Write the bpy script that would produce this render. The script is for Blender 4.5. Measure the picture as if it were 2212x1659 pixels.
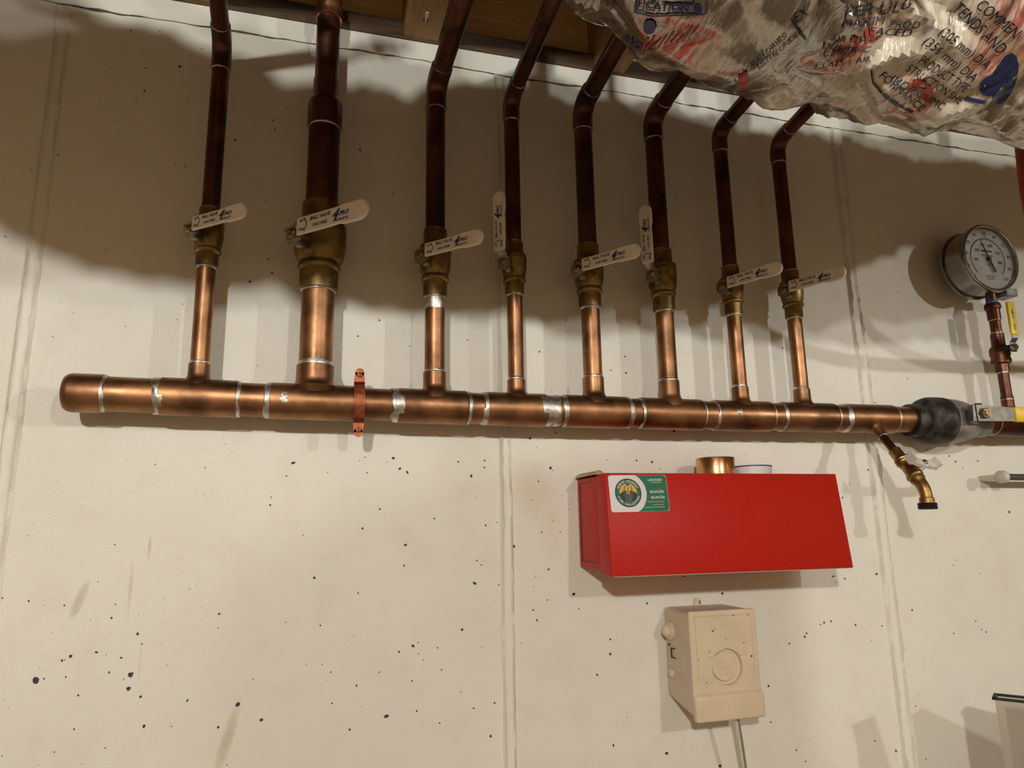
import bpy, bmesh, math, random
import numpy as np
from mathutils import Vector, Matrix, Euler, noise
from mathutils.bvhtree import BVHTree

random.seed(7)
R = math.radians
scn = bpy.context.scene
col = scn.collection
for o in list(bpy.data.objects):
    bpy.data.objects.remove(o, do_unlink=True)

# ------------------------------------------------------------------ camera
CX, CY, FPX = 1106.0, 829.5, 1534.0
pan, tilt, roll = R(16.03), R(11.46), R(-1.01)
CAM = Vector((0, -1.25, 1.55))
fw = Vector((math.sin(pan)*math.cos(tilt), math.cos(pan)*math.cos(tilt), math.sin(tilt)))
r0 = Vector((math.cos(pan), -math.sin(pan), 0)); u0 = r0.cross(fw)
rt = math.cos(roll)*r0 + math.sin(roll)*u0
upv = -math.sin(roll)*r0 + math.cos(roll)*u0
cd = bpy.data.cameras.new('camera'); cam = bpy.data.objects.new('camera', cd); col.objects.link(cam)
cd.sensor_fit = 'HORIZONTAL'; cd.sensor_width = 36; cd.lens = FPX/2212*36; cd.clip_start = 0.02
cam.matrix_world = Matrix(((rt.x, upv.x, -fw.x, CAM.x), (rt.y, upv.y, -fw.y, CAM.y), (rt.z, upv.z, -fw.z, CAM.z), (0, 0, 0, 1)))
scn.camera = cam
def ray(px, py): return ((px-CX)/FPX*rt - (py-CY)/FPX*upv + fw)
def onY(px, py, y):
    d = ray(px, py); return CAM + d*((y-CAM.y)/d.y)

# ------------------------------------------------------------------ world, lights, exposure
wd = bpy.data.worlds.new('world'); scn.world = wd; wd.use_nodes = True
wd.node_tree.nodes['Background'].inputs[0].default_value = (1, .74, .48, 1)
wd.node_tree.nodes['Background'].inputs[1].default_value = 0.03
def bulb(name, loc, watt, color, rad):
    ld = bpy.data.lights.new(name, 'POINT'); ld.energy = watt; ld.color = color; ld.shadow_soft_size = rad
    o = bpy.data.objects.new(name, ld); o.location = loc; col.objects.link(o); return o
bulb('ceiling_bulb_light', (3.15, -3.2, 2.44), 95, (1, .985, .925), .045)
bulb('ceiling_bulb_light', (-.85, -3.2, 2.44), 150, (1, .985, .925), .045)
bulb('ceiling_bulb_light', (1.05, -3.4, 2.44), 62, (1, .985, .925), .045)
vs = scn.view_settings
vs.view_transform = 'Standard'; vs.look = 'None'; vs.gamma = 1; vs.use_curve_mapping = False
vs.exposure = 0.27

# ------------------------------------------------------------------ helpers
def tag(o, label=None, cat=None, group=None, kind=None):
    if label: o['label'] = label
    if cat: o['category'] = cat
    if group: o['group'] = group
    if kind: o['kind'] = kind
    return o
def thing(name, loc=(0, 0, 0), label=None, cat=None, group=None, rot=None):
    o = bpy.data.objects.new(name, None); o.empty_display_size = .02; col.objects.link(o); o.location = loc
    if rot: o.rotation_euler = rot
    return tag(o, label, cat, group)
def frame(axis, ref=Vector((0, 0, 1))):
    a = Vector(axis).normalized()
    if abs(a.dot(ref)) > .98: ref = Vector((0, -1, 0))
    b = ref.cross(a).normalized(); c = a.cross(b)
    return b, c, a

class MB:
    def __init__(s): s.v = []; s.f = []
    def add(s, vs, fs, M=None):
        n = len(s.v)
        s.v += [tuple(M @ Vector(p)) for p in vs] if M is not None else [tuple(p) for p in vs]
        s.f += [tuple(i+n for i in q) for q in fs]
        return s
    def lathe(s, p0, axis, prof, seg=32, cap=True, wob=0, seed=0, sx=1.0):
        """prof: list of (distance along axis, radius)"""
        b, c, a = frame(axis); p0 = Vector(p0); vs = []; fs = []
        for k, (t, r) in enumerate(prof):
            for j in range(seg):
                an = 2*math.pi*j/seg
                tt = t
                if wob: tt += wob*noise.noise((math.cos(an)*1.3+seed*3.1, math.sin(an)*1.3+k*.6, seed))
                vs.append(p0 + a*tt + (b*math.cos(an)*sx + c*math.sin(an))*r)
        for k in range(len(prof)-1):
            for j in range(seg):
                j2 = (j+1) % seg
                fs.append((k*seg+j, k*seg+j2, (k+1)*seg+j2, (k+1)*seg+j))
        if cap:
            if prof[0][1] > 1e-6: fs.append(tuple(range(seg-1, -1, -1)))
            if prof[-1][1] > 1e-6: fs.append(tuple(range((len(prof)-1)*seg, len(prof)*seg)))
        return s.add(vs, fs)
    def sweep(s, path, rad, seg=20, cap=True, flat=None):
        P = [Vector(p) for p in path]; n = len(P); vs = []; fs = []
        rads = rad if isinstance(rad, (list, tuple)) else [rad]*n
        t0 = (P[1]-P[0]).normalized(); b, c, a = frame(t0)
        for i in range(n):
            t = (P[min(i+1, n-1)]-P[max(i-1, 0)]).normalized()
            b = (b - t*b.dot(t)).normalized(); c = t.cross(b)
            for j in range(seg):
                an = 2*math.pi*j/seg
                vs.append(P[i] + (b*math.cos(an) + c*math.sin(an)*(flat or 1))*rads[i])
        for k in range(n-1):
            for j in range(seg):
                j2 = (j+1) % seg
                fs.append((k*seg+j, k*seg+j2, (k+1)*seg+j2, (k+1)*seg+j))
        if cap:
            fs.append(tuple(range(seg-1, -1, -1))); fs.append(tuple(range((n-1)*seg, n*seg)))
        return s.add(vs, fs)
    def box(s, lo, hi, bev=0, seg=2, M=None):
        bm = bmesh.new(); bmesh.ops.create_cube(bm, size=1)
        lo = Vector(lo); hi = Vector(hi)
        for v in bm.verts: v.co = Vector([(lo[i]+hi[i])/2 + v.co[i]*(hi[i]-lo[i]) for i in range(3)])
        if bev: bmesh.ops.bevel(bm, geom=list(bm.edges), offset=bev, segments=seg, profile=.5, affect='EDGES')
        bm.verts.index_update()
        s.add([v.co.copy() for v in bm.verts], [tuple(v.index for v in f.verts) for f in bm.faces], M); bm.free(); return s
    def hull8(s, pts, bev=0, seg=2):
        """eight corners: bottom four then top four, same order"""
        bm = bmesh.new(); vv = [bm.verts.new(p) for p in pts]
        for q in ((3, 2, 1, 0), (4, 5, 6, 7), (0, 1, 5, 4), (1, 2, 6, 5), (2, 3, 7, 6), (3, 0, 4, 7)): bm.faces.new([vv[i] for i in q])
        bmesh.ops.recalc_face_normals(bm, faces=list(bm.faces))
        if bev: bmesh.ops.bevel(bm, geom=list(bm.edges), offset=bev, segments=seg, profile=.5, affect='EDGES')
        bm.verts.index_update()
        s.add([v.co.copy() for v in bm.verts], [tuple(v.index for v in f.verts) for f in bm.faces]); bm.free(); return s
    def prism(s, poly, d0, d1, M=None):
        """poly: 2-D points (x, z); extruded along y from d0 to d1"""
        n = len(poly)
        vs = [(p[0], d0, p[1]) for p in poly] + [(p[0], d1, p[1]) for p in poly]
        fs = [tuple(range(n)), tuple(range(2*n-1, n-1, -1))] + [((i+1) % n, i, i+n, (i+1) % n+n) for i in range(n)]
        return s.add(vs, fs, M)
    def build(s, name, mat, parent=None, smooth=40, loc=None):
        me = bpy.data.meshes.new(name); me.from_pydata(s.v, [], s.f); me.update()
        bm = bmesh.new(); bm.from_mesh(me); bmesh.ops.recalc_face_normals(bm, faces=list(bm.faces)); bm.to_mesh(me); bm.free()
        if smooth:
            me.polygons.foreach_set('use_smooth', [True]*len(me.polygons)); me.set_sharp_from_angle(angle=R(smooth))
        if mat: me.materials.append(mat)
        o = bpy.data.objects.new(name, me); col.objects.link(o)
        if parent: o.parent = parent
        if loc: o.location = loc
        return o
def link_copy(o, parent):
    c = o.copy(); col.objects.link(c); c.parent = parent; return c

_tc = {}
def text2d(txt, size=1.0, shear=0, bold=0, align='LEFT'):
    """-> (verts 2-D, faces) of a string in the built-in font"""
    key = (txt, size, shear, bold, align)
    if key in _tc: return _tc[key]
    cu = bpy.data.curves.new('t', 'FONT'); cu.body = txt; cu.size = size; cu.shear = shear; cu.offset = bold; cu.align_x = align
    cu.resolution_u = 3; cu.fill_mode = 'FRONT'
    ob = bpy.data.objects.new('t', cu); col.objects.link(ob)
    dg = bpy.context.evaluated_depsgraph_get(); me = bpy.data.meshes.new_from_object(ob.evaluated_get(dg))
    vs = [(v.co.x, v.co.y) for v in me.vertices]; fs = [tuple(p.vertices) for p in me.polygons]
    bpy.data.objects.remove(ob); bpy.data.curves.remove(cu); bpy.data.meshes.remove(me)
    _tc[key] = (vs, fs); return vs, fs
def width(vs): return max(v[0] for v in vs)-min(v[0] for v in vs)

# ------------------------------------------------------------------ materials
def newmat(name):
    m = bpy.data.materials.new(name); m.use_nodes = True
    nt = m.node_tree; return m, nt, nt.nodes['Principled BSDF']
def pos(nt, scale=(1, 1, 1), obj=False):
    mp = nt.nodes.new('ShaderNodeMapping'); mp.inputs['Scale'].default_value = scale
    if obj:
        g = nt.nodes.new('ShaderNodeTexCoord'); nt.links.new(g.outputs['Object'], mp.inputs[0])
    else:
        g = nt.nodes.new('ShaderNodeNewGeometry'); nt.links.new(g.outputs['Position'], mp.inputs[0])
    return mp.outputs[0]
def noi(nt, vec, scale, detail=4, rough=.55):
    n = nt.nodes.new('ShaderNodeTexNoise'); n.inputs['Scale'].default_value = scale; n.inputs['Detail'].default_value = detail
    n.inputs['Roughness'].default_value = rough; nt.links.new(vec, n.inputs['Vector']); return n.outputs[0]
def ramp(nt, fac, stops):
    n = nt.nodes.new('ShaderNodeValToRGB'); nt.links.new(fac, n.inputs[0]); e = n.color_ramp.elements
    while len(e) < len(stops): e.new(.5)
    for k, (p, c) in enumerate(stops):
        e[k].position = p; e[k].color = c if len(c) == 4 else (*c, 1)
    return n.outputs[0]
def mixc(nt, fac, a, b, mode='MIX'):
    n = nt.nodes.new('ShaderNodeMix'); n.data_type = 'RGBA'; n.blend_type = mode
    if isinstance(fac, float): n.inputs[0].default_value = fac
    else: nt.links.new(fac, n.inputs[0])
    for i, x in ((6, a), (7, b)):
        if isinstance(x, tuple): n.inputs[i].default_value = (*x, 1) if len(x) == 3 else x
        else: nt.links.new(x, n.inputs[i])
    return n.outputs[2]
def math_(nt, op, a, b=0.0):
    n = nt.nodes.new('ShaderNodeMath'); n.operation = op
    for i, x in ((0, a), (1, b)):
        if isinstance(x, (float, int)): n.inputs[i].default_value = x
        else: nt.links.new(x, n.inputs[i])
    return n.outputs[0]
def bump(nt, bs, h, strength, dist=.001):
    b = nt.nodes.new('ShaderNodeBump'); b.inputs['Strength'].default_value = strength; b.inputs['Distance'].default_value = dist
    nt.links.new(h, b.inputs['Height']); nt.links.new(b.outputs[0], bs.inputs['Normal'])
def metal(name, c1, c2, rough, scale=30, rough2=None, metallic=1.0, bmp=.15, stretch=(1, 1, 1), p=(.35, .65)):
    m, nt, bs = newmat(name); v = pos(nt, stretch)
    n = noi(nt, v, scale, 5); c = ramp(nt, n, ((p[0], c1), (p[1], c2))); nt.links.new(c, bs.inputs['Base Color'])
    bs.inputs['Metallic'].default_value = metallic
    rr = ramp(nt, noi(nt, v, scale*1.7, 4), ((.3, (rough,)*3), (.7, ((rough2 or rough+.12),)*3))); nt.links.new(rr, bs.inputs['Roughness'])
    if bmp: bump(nt, bs, noi(nt, v, scale*6, 3), bmp, .0006)
    return m
def plain(name, c, rough=.5, metallic=0, var=.06, scale=40, bmp=.08, spec=.5):
    m, nt, bs = newmat(name); v = pos(nt); n = noi(nt, v, scale, 4)
    c2 = tuple(max(0, x*(1-var*2)) for x in c)
    nt.links.new(ramp(nt, n, ((.35, c2), (.65, c))), bs.inputs['Base Color'])
    bs.inputs['Roughness'].default_value = rough; bs.inputs['Metallic'].default_value = metallic
    bs.inputs['Specular IOR Level'].default_value = spec
    if bmp: bump(nt, bs, noi(nt, v, scale*8, 3), bmp, .0006)
    return m

def wall_mat():
    m, nt, bs = newmat('painted_concrete'); v = pos(nt)
    base = ramp(nt, noi(nt, v, 2.2, 5), ((.3, (.70, .682, .60)), (.7, (.78, .765, .69))))
    base = mixc(nt, ramp(nt, noi(nt, v, 14, 5), ((.52, (0, 0, 0)), (.72, (.35,)*3))), base, (.66, .60, .49))
    # rusty speckle where the seams leaked
    sp = ramp(nt, noi(nt, v, 170, 2), ((.70, (0, 0, 0)), (.74, (1, 1, 1))))
    big = ramp(nt, noi(nt, v, 3.1, 3), ((.44, (0, 0, 0)), (.62, (1, 1, 1))))
    base = mixc(nt, math_(nt, 'MULTIPLY', sp, big), base, (.33, .26, .18))
    sx = nt.nodes.new('ShaderNodeSeparateXYZ'); nt.links.new(v, sx.inputs[0])
    ns = noi(nt, v, 45, 4)
    # brown drip stains with a shape of their own (x, z, half width, half height, lean, colour, strength)
    for x, z, hw, hh, lean, c, st in ((.395, 1.62, .045, .06, 0, (.60, .46, .30), .5), (-.325, 1.455, .009, .03, .3, (.35, .26, .15), .7),
                                      (-.105, 1.24, .011, .055, .25, (.45, .38, .24), .75), (-.235, 1.53, .003, .022, 0, (.55, .40, .18), .7),
                                      (-.257, 1.47, .003, .045, 0, (.50, .38, .22), .6), (-.235, 1.36, .0025, .035, 0, (.55, .44, .28), .5),
                                      (.43, 1.56, .03, .08, 0, (.62, .49, .33), .35)):
        dz = math_(nt, 'SUBTRACT', sx.outputs[2], z)
        dx = math_(nt, 'SUBTRACT', math_(nt, 'SUBTRACT', sx.outputs[0], x), math_(nt, 'MULTIPLY', dz, lean))
        d = math_(nt, 'ADD', math_(nt, 'POWER', math_(nt, 'ABSOLUTE', math_(nt, 'DIVIDE', dx, hw)), 2.0), math_(nt, 'POWER', math_(nt, 'ABSOLUTE', math_(nt, 'DIVIDE', dz, hh)), 2.0))
        k = math_(nt, 'MAXIMUM', math_(nt, 'SUBTRACT', 1.0, d), 0.0)
        k = math_(nt, 'MULTIPLY', math_(nt, 'MULTIPLY', k, ns), st*1.5)
        base = mixc(nt, k, base, c)
    nt.links.new(base, bs.inputs['Base Color'])
    bs.inputs['Roughness'].default_value = .48; bs.inputs['Specular IOR Level'].default_value = .4
    h = math_(nt, 'ADD', math_(nt, 'MULTIPLY', noi(nt, v, 60, 6, .6), 1.0), math_(nt, 'MULTIPLY', noi(nt, v, 330, 3), .35))
    bump(nt, bs, h, .30, .0025)
    return m
def wood_mat(name, c1, c2, grain=(1, 12, 12)):
    m, nt, bs = newmat(name); v = pos(nt, grain)
    n = noi(nt, v, 9, 6, .65); c = ramp(nt, n, ((.3, c1), (.68, c2))); nt.links.new(c, bs.inputs['Base Color'])
    bs.inputs['Roughness'].default_value = .7; bump(nt, bs, n, .3, .002); return m

M = {}
M['wall'] = wall_mat()
M['chip'] = plain('bare_dark_concrete', (.075, .07, .062), .9, var=.3, scale=300)
M['crack'] = plain('crack_grime', (.16, .12, .075), .9, var=.35, scale=200)
M['floor'] = plain('brown_floor_concrete', (.26, .20, .14), .8, var=.2, scale=4)
M['roomwall'] = plain('painted_block', (.34, .25, .15), .7, var=.1, scale=3)
M['ply'] = wood_mat('subfloor_wood', (.30, .17, .07), (.48, .30, .13), (8, 1, 8))
M['joist'] = wood_mat('joist_wood', (.28, .16, .065), (.47, .29, .12), (22, 1.2, 14))
M['rim'] = wood_mat('lit_rim_wood', (.58, .38, .16), (.80, .58, .28), (1, 10, 14))  # wood brightened to stand for lamp light that the joists block
M['sill'] = wood_mat('shaded_treated_sill', (.045, .025, .010), (.10, .058, .024), (1.2, 12, 20))  # treated wood, darkened further for the shade on the sill
M['copper'] = metal('aged_copper', (.17, .088, .046), (.42, .215, .105), .34, 16, .50)
M['copper_shade_dark'] = metal('shade_dark_copper', (.085, .040, .030), (.20, .088, .060), .36, 18, .52)  # same copper darkened for shade on the upper pipes; other dark pipes share it
M['copper_new'] = metal('bright_copper', (.62, .31, .15), (.74, .40, .20), .22, 30, .3, bmp=.05)
M['copper_paint'] = plain('copper_plated_steel', (.40, .115, .045), .42, .55, var=.2, scale=120)
M['solder'] = metal('solder', (.42, .40, .37), (.74, .72, .67), .32, 90, .5, bmp=.4)
M['brass'] = metal('aged_brass', (.16, .105, .038), (.38, .265, .105), .38, 45, .55, bmp=.4)
M['brass_b'] = metal('drain_brass', (.22, .135, .045), (.46, .30, .11), .3, 60, .5, bmp=.35)
M['zinc'] = metal('zinc_steel', (.34, .33, .30), (.62, .60, .55), .3, 80, .5)
M['nutm'] = metal('brass_nut', (.28, .20, .10), (.55, .42, .24), .28, 120, .4)
M['grip'] = plain('white_vinyl', (.94, .87, .77), .45, var=.05, scale=60)
M['blue'] = plain('blue_print', (.008, .055, .22), .5, bmp=0)
M['navy'] = plain('dark_navy_print', (.02, .028, .06), .5, bmp=0)
M['black'] = plain('black_print', (.015, .015, .015), .5, bmp=0)
M['red'] = plain('red_enamel', (.50, .016, .008), .42, var=.05, scale=200, bmp=.10, spec=.22)
M['redlip'] = plain('bare_edge', (.60, .45, .38), .5)
M['card'] = plain('white_card', (.74, .73, .72), .4, bmp=0, var=.02)
M['cgreen'] = plain('green_print', (.012, .15, .085), .4, bmp=0)
M['cgreen_d'] = plain('dark_green_print', (.008, .045, .032), .4, bmp=0)
M['cyel'] = plain('yellow_print', (.72, .42, .02), .4, bmp=0)
M['cgrey'] = plain('grey_print', (.10, .09, .095), .4, bmp=0)
M['cpale'] = plain('pale_print', (.45, .47, .22), .4, bmp=0)
M['cwhite'] = plain('white_print', (.75, .78, .74), .4, bmp=0)
M['cred'] = plain('red_print', (.35, .02, .01), .4, bmp=0)
M['beige'] = plain('beige_plastic', (.60, .50, .36), .45, var=.04, scale=25)
M['beige_l'] = plain('light_beige_plastic', (.70, .595, .43), .42, var=.05, scale=25)
M['grease'] = plain('dark_specks', (.10, .07, .04), .8, bmp=0)
M['cast'] = metal('cast_grey_metal', (.17, .165, .16), (.42, .41, .40), .42, 24, .65, metallic=.7, bmp=.4)
M['castd'] = metal('dark_coated_metal', (.022, .018, .016), (.12, .105, .095), .42, 34, .65, metallic=.5, bmp=.5, p=(.42, .72))
M['lever'] = metal('grey_steel_lever', (.22, .22, .21), (.34, .335, .32), .4, 50, .5)
M['yellow'] = plain('yellow_vinyl', (.80, .56, .01), .4, var=.05)
M['steel'] = metal('brushed_stainless', (.27, .245, .22), (.32, .295, .265), .20, 60, .27, bmp=.08, stretch=(1, 1, 1))
M['dial'] = plain('dial_white', (.74, .74, .73), .5, bmp=0, var=.02)
M['tape'] = plain('blue_tape', (.04, .16, .60), .5)
M['wing'] = plain('white_painted_wing', (.72, .66, .58), .4)
M['rubber'] = plain('black_rubber', (.02, .018, .016), .6)
M['rod'] = plain('dark_grey_rod', (.07, .065, .06), .5)
M['clip'] = plain('white_clip', (.62, .57, .48), .5)
M['cable'] = plain('white_cable', (.66, .62, .54), .4)
M['cable_g'] = plain('grey_cable', (.24, .23, .21), .4)
M['foam'] = plain('yellow_foam', (.55, .44, .22), .8, var=.2, scale=150)
M['hose'] = plain('red_hose', (.42, .075, .035), .45, var=.15, scale=25)
M['bench'] = wood_mat('bench_wood', (.30, .20, .11), (.42, .30, .17), (1.5, 14, 14))
M['drip'] = plain('white_drip', (.75, .74, .70), .5)
M['knot'] = plain('dark_knot', (.05, .028, .012), .8)
def glassm(name, color, rough, trans=1.0, ior=1.45):
    m, nt, bs = newmat(name); bs.inputs['Base Color'].default_value = (*color, 1); bs.inputs['Roughness'].default_value = rough
    bs.inputs['Transmission Weight'].default_value = trans; bs.inputs['IOR'].default_value = ior
    v = pos(nt); bump(nt, bs, noi(nt, v, 30, 2), .02, .0005); return m
M['glass'] = glassm('gauge_window', (.97, .97, .97), .03)
M['tote'] = glassm('frosted_plastic', (.93, .88, .80), .35, .75)
M['totec'] = plain('tan_contents', (.50, .38, .27), .8, var=.2, scale=12)

def duct_mat():
    m, nt, bs = newmat('printed_foil_jacket'); v = pos(nt)
    n1 = noi(nt, v, 11, 4, .6); n2 = noi(nt, pos(nt, (2.4, .8, .8)), 40, 5, .65)
    paper = ramp(nt, n2, ((.36, (.46, .40, .30)), (.6, (.74, .68, .56))))
    paper = mixc(nt, ramp(nt, n1, ((.54, (0, 0, 0)), (.64, (.75,)*3))), paper, (.56, .38, .19))
    foilm = ramp(nt, noi(nt, pos(nt, (1.5, .7, .7)), 7.5, 4, .6), ((.47, (0, 0, 0)), (.53, (1, 1, 1))))
    c = mixc(nt, foilm, paper, (.40, .36, .30))
    streak = noi(nt, pos(nt, (70, 9, 9)), 3.0, 4, .6)
    # smeared red print, patches fixed on the jacket
    for x, y, z, rr, st in RED_SPOTS:
        cv = nt.nodes.new('ShaderNodeVectorMath'); cv.operation = 'DISTANCE'; nt.links.new(v, cv.inputs[0]); cv.inputs[1].default_value = (x, y, z)
        k = math_(nt, 'MAXIMUM', math_(nt, 'SUBTRACT', 1.0, math_(nt, 'DIVIDE', cv.outputs['Value'], rr)), 0.0)
        sk = math_(nt, 'MAXIMUM', math_(nt, 'MULTIPLY', math_(nt, 'SUBTRACT', streak, .44), 8.0), 0.0)
        k = math_(nt, 'MINIMUM', math_(nt, 'MULTIPLY', math_(nt, 'MULTIPLY', k, sk), st), .8)
        c = mixc(nt, k, c, (.42, .06, .035))
    nt.links.new(c, bs.inputs['Base Color'])
    nt.links.new(math_(nt, 'MULTIPLY', foilm, .95), bs.inputs['Metallic'])
    bs.inputs['Roughness'].default_value = .2
    bs.inputs['Coat Weight'].default_value = 1.0; bs.inputs['Coat Roughness'].default_value = .06
    w = nt.nodes.new('ShaderNodeTexVoronoi'); w.feature = 'F1'; w.inputs['Scale'].default_value = 15
    nt.links.new(pos(nt, (1.7, .55, .9)), w.inputs['Vector'])
    h = math_(nt, 'ADD', math_(nt, 'MULTIPLY', w.outputs['Distance'], 1.0), math_(nt, 'MULTIPLY', noi(nt, pos(nt, (3.2, .6, .6)), 17, 4, .55), .9))
    bump(nt, bs, h, .8, .009)
    return m

# ================================================================== the room
def struct(o): o['kind'] = 'structure'; return o
WT = 2.502          # top of the concrete wall
b = MB(); b.box((-3.2, 0, 0), (4.6, .2, WT)); wall = struct(b.build('wall_back', M['wall'], smooth=0))
b = MB(); b.box((-3.2, -5.2, -.1), (4.6, .2, 0)); struct(b.build('floor', M['floor'], smooth=0))
b = MB(); b.box((-3.4, -5.2, 0), (-3.2, .2, 2.74)); struct(b.build('wall_left', M['roomwall'], smooth=0))
b = MB(); b.box((4.6, -5.2, 0), (4.8, .2, 2.74)); struct(b.build('wall_right', M['roomwall'], smooth=0))
b = MB(); b.box((-3.4, -5.4, 0), (4.8, -5.2, 2.74)); struct(b.build('wall_front', M['roomwall'], smooth=0))
b = MB(); b.box((-3.4, -5.4, 2.74), (4.8, .2, 2.765)); ceil = struct(b.build('ceiling', M['ply'], smooth=0))
b = MB(); b.box((-3.2, -.004, WT), (4.6, .14, WT+.040), .002); struct(b.build('trim_1', M['sill'], smooth=0))
b = MB(); b.box((-3.2, .03, WT+.040), (4.6, .07, 2.74)); struct(b.build('trim_2', M['rim'], smooth=0))
# floor joists run out from the wall
jm = None
for k in range(-8, 12):
    x = .1825 + .406*k
    if jm is None:
        b = MB(); b.box((-.034, -5.2, WT+.004), (.034, .028, 2.74), .003); jo = b.build('joist', M['joist'], ceil, smooth=0); jm = jo; jo.location = (x, 0, 0)
    else:
        c = link_copy(jm, ceil); c.location = (x, 0, 0)
# white paint drip and a knot on the underside of the visible joist
j0 = [o for o in ceil.children if abs(o.location.x-.1825) < .01][0]
P = Vector((.180, -.075, WT+.004))
b = MB(); b.prism([(-.001, -.018), (.001, -.018), (.0035, .004), (.002, .008), (-.002, .008), (-.0035, .004)], -.001, .001,
                  Matrix(((1, 0, 0, 0), (0, 0, -1, P.y), (0, 1, 0, P.z-.0005), (0, 0, 0, 1)))); b.build('paint_drip', M['drip'], j0, 0)
b = MB(); b.lathe((0, P.y+.014, P.z+.001), (0, 0, -1), [(0, .006), (.0016, .005)], 10); b.build('knot', M['knot'], j0, 0)

# seams left by the form boards: raised ragged fins, one strip each
def seam(x, w, z0, z1, seed, h=.0035):
    nz = 420; prof = [(-1.0, 0), (-.8, .35), (-.66, 1), (-.52, .3), (-.2, .2), (.15, .28), (.42, .25), (.55, .9), (.7, .5), (1.0, 0)]
    vs = []; fs = []; n = len(prof)
    for i in range(nz+1):
        z = z0+(z1-z0)*i/nz
        for j, (t, hh) in enumerate(prof):
            k = noise.noise((z*22, j*.7+seed, 0)); k2 = noise.noise((z*75, j*1.1+seed, 5)); k3 = noise.noise((z*5, seed*2.3+j*.2, 3))
            yy = -(hh*h*(1+.7*k+.55*k2) * (1+.6*k3)) - .0002*(1 if 0 < j < n-1 else -1)
            vs.append((x+t*w+.0013*k+.0009*k2+.002*k3, min(yy, -.0002) if 0 < j < n-1 else .001, z))
    for i in range(nz):
        for j in range(n-1): fs.append((i*n+j, i*n+j+1, (i+1)*n+j+1, (i+1)*n+j))
    m = MB(); m.add(vs, fs); return m.build('form_seam', M['wall'], wall, 75)
seam(-.440, .014, .3, 2.455, 1.0, .0045)
seam(.3445, .013, .3, 2.455, 4.0, .0055)
seam(1.160, .018, .3, 2.455, 9.0, .0065)
# ragged joint below the top band of the wall
vs = []; fs = []; n = 520
for i in range(n+1):
    x = -1.2+3.4*i/n
    zc = 2.459+.005*noise.noise((x*4, 1, 0))+.0035*noise.noise((x*24, 2, 0))
    hw = max(.0005, .0013+.0024*noise.noise((x*9, 3, 0))+.0018*noise.noise((x*45, 4, 0)))
    if noise.noise((x*2.3, 7, 0)) > .25: hw *= 1.9
    vs += [(x, -.0006, zc-hw), (x, -.0016, zc), (x, -.0006, zc+hw)]
for i in range(n): fs += [(i*3, i*3+1, i*3+4, i*3+3), (i*3+1, i*3+2, i*3+5, i*3+4)]
b = MB(); b.add(vs, fs); b.build('wall_joint', M['crack'], wall, 60)
# pits and chips in the paint (pixel centre, size in px)
CH = [(60,675,6),(1086,740,5),(848,419,5),(778,324,6),(388,144,6),(312,196,4),(294,219,3),(339,194,3),(195,265,3),(125,335,3),(208,383,3),(126,335,3),(400,360,4),(508,303,5),(590,260,4),(594,280,5),(620,235,3),(580,560,4),(588,590,5),(540,608,5),
(1025,1260,9),(876,1177,7),(873,1222,5),(820,1100,4),(783,1141,5),(679,1248,6),(998,1360,8),(1040,1220,4),(1030,1211,4),(892,1395,8),(903,1388,4),(945,1399,4),(862,1408,4),(775,1283,3),(773,1280,4),(617,1344,4),(474,1326,6),(283,1457,8),(76,1470,12),(95,1466,4),(153,1417,6),(134,1427,5),(169,1502,5),(208,1409,5),(297,1369,6),(306,1391,4),(277,1488,7),(236,1452,5),(262,1421,4),(304,1505,5),(405,1513,6),(514,1522,11),(565,1555,8),(311,1569,5),(472,1571,4),(371,1569,3),(755,1576,6),(835,1547,9),(950,1562,4),(1060,1590,5),(1068,1518,5),(770,1481,4),(819,1452,4),(890,1471,5),(692,1351,4),(139,1308,4),(62,1298,4),(241,1335,5),(1023,1530,4),(900,1536,4),(471,1357,3),(584,1091,4),(586,1074,3),(655,1156,3),(1046,1010,6),(864,1012,7),(880,1020,7),(633,1000,9),(850,990,6),(1018,1028,7),(938,1120,5),(1049,1135,5),(1071,880,4),(1145,947,6),(1189,1011,7),(1200,935,4),(1163,1040,4),(1047,995,5),(990,998,4),(932,880,4),(773,726,5),(820,692,4),(817,688,3),(884,748,3),(949,735,4),(1010,735,3),(1352,806,5),(1456,930,8),(1160,965,4),(1165,760,4),(1320,800,4),(1408,998,8),(1375,995,4),(1350,770,4),
(1852,785,6),(1960,818,4),(1690,752,5),(1940,630,4),(1875,1015,6),(1890,870,4),(1960,980,5),(2050,985,6),(2064,997,5),(2112,996,5),(2080,1010,4),(2180,1106,7),(1800,1245,7),(1825,1250,5),(1893,1240,8),(1780,1345,6),(1795,1342,5),(1772,1349,5),(1848,1350,5),(1738,1375,7),(1742,1368,5),(1705,1390,4),(1660,1482,5),(1665,1560,4),(1890,1600,5),(1956,1623,9),(1935,1622,6),(1960,1605,5),(1970,1318,6),(1905,1352,5),(1978,1525,4),(2060,1368,4),(2066,1210,4),(2120,1360,4),(2130,1365,4),(2108,1342,4),(2000,1640,3),(1440,1627,8),(1555,1655,9),(1325,1610,7),(1398,1303,5),(1240,1283,7),(1318,1381,5),(1290,1458,5),(1318,1413,5),(1160,1340,5),(1152,1318,4),(1250,1315,4),(1182,1296,4),(1170,1150,5),(1110,1180,7),(1085,1160,8),(1100,1175,6),(1185,1230,5),(1210,1150,3),(1230,1100,3),(1195,1125,3),(1215,1070,3),(1150,1080,3),(1740,1645,4),(1720,1620,4),(1478,1245,5),(1560,1282,5),(1820,1075,5),(1808,1068,4)]
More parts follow.
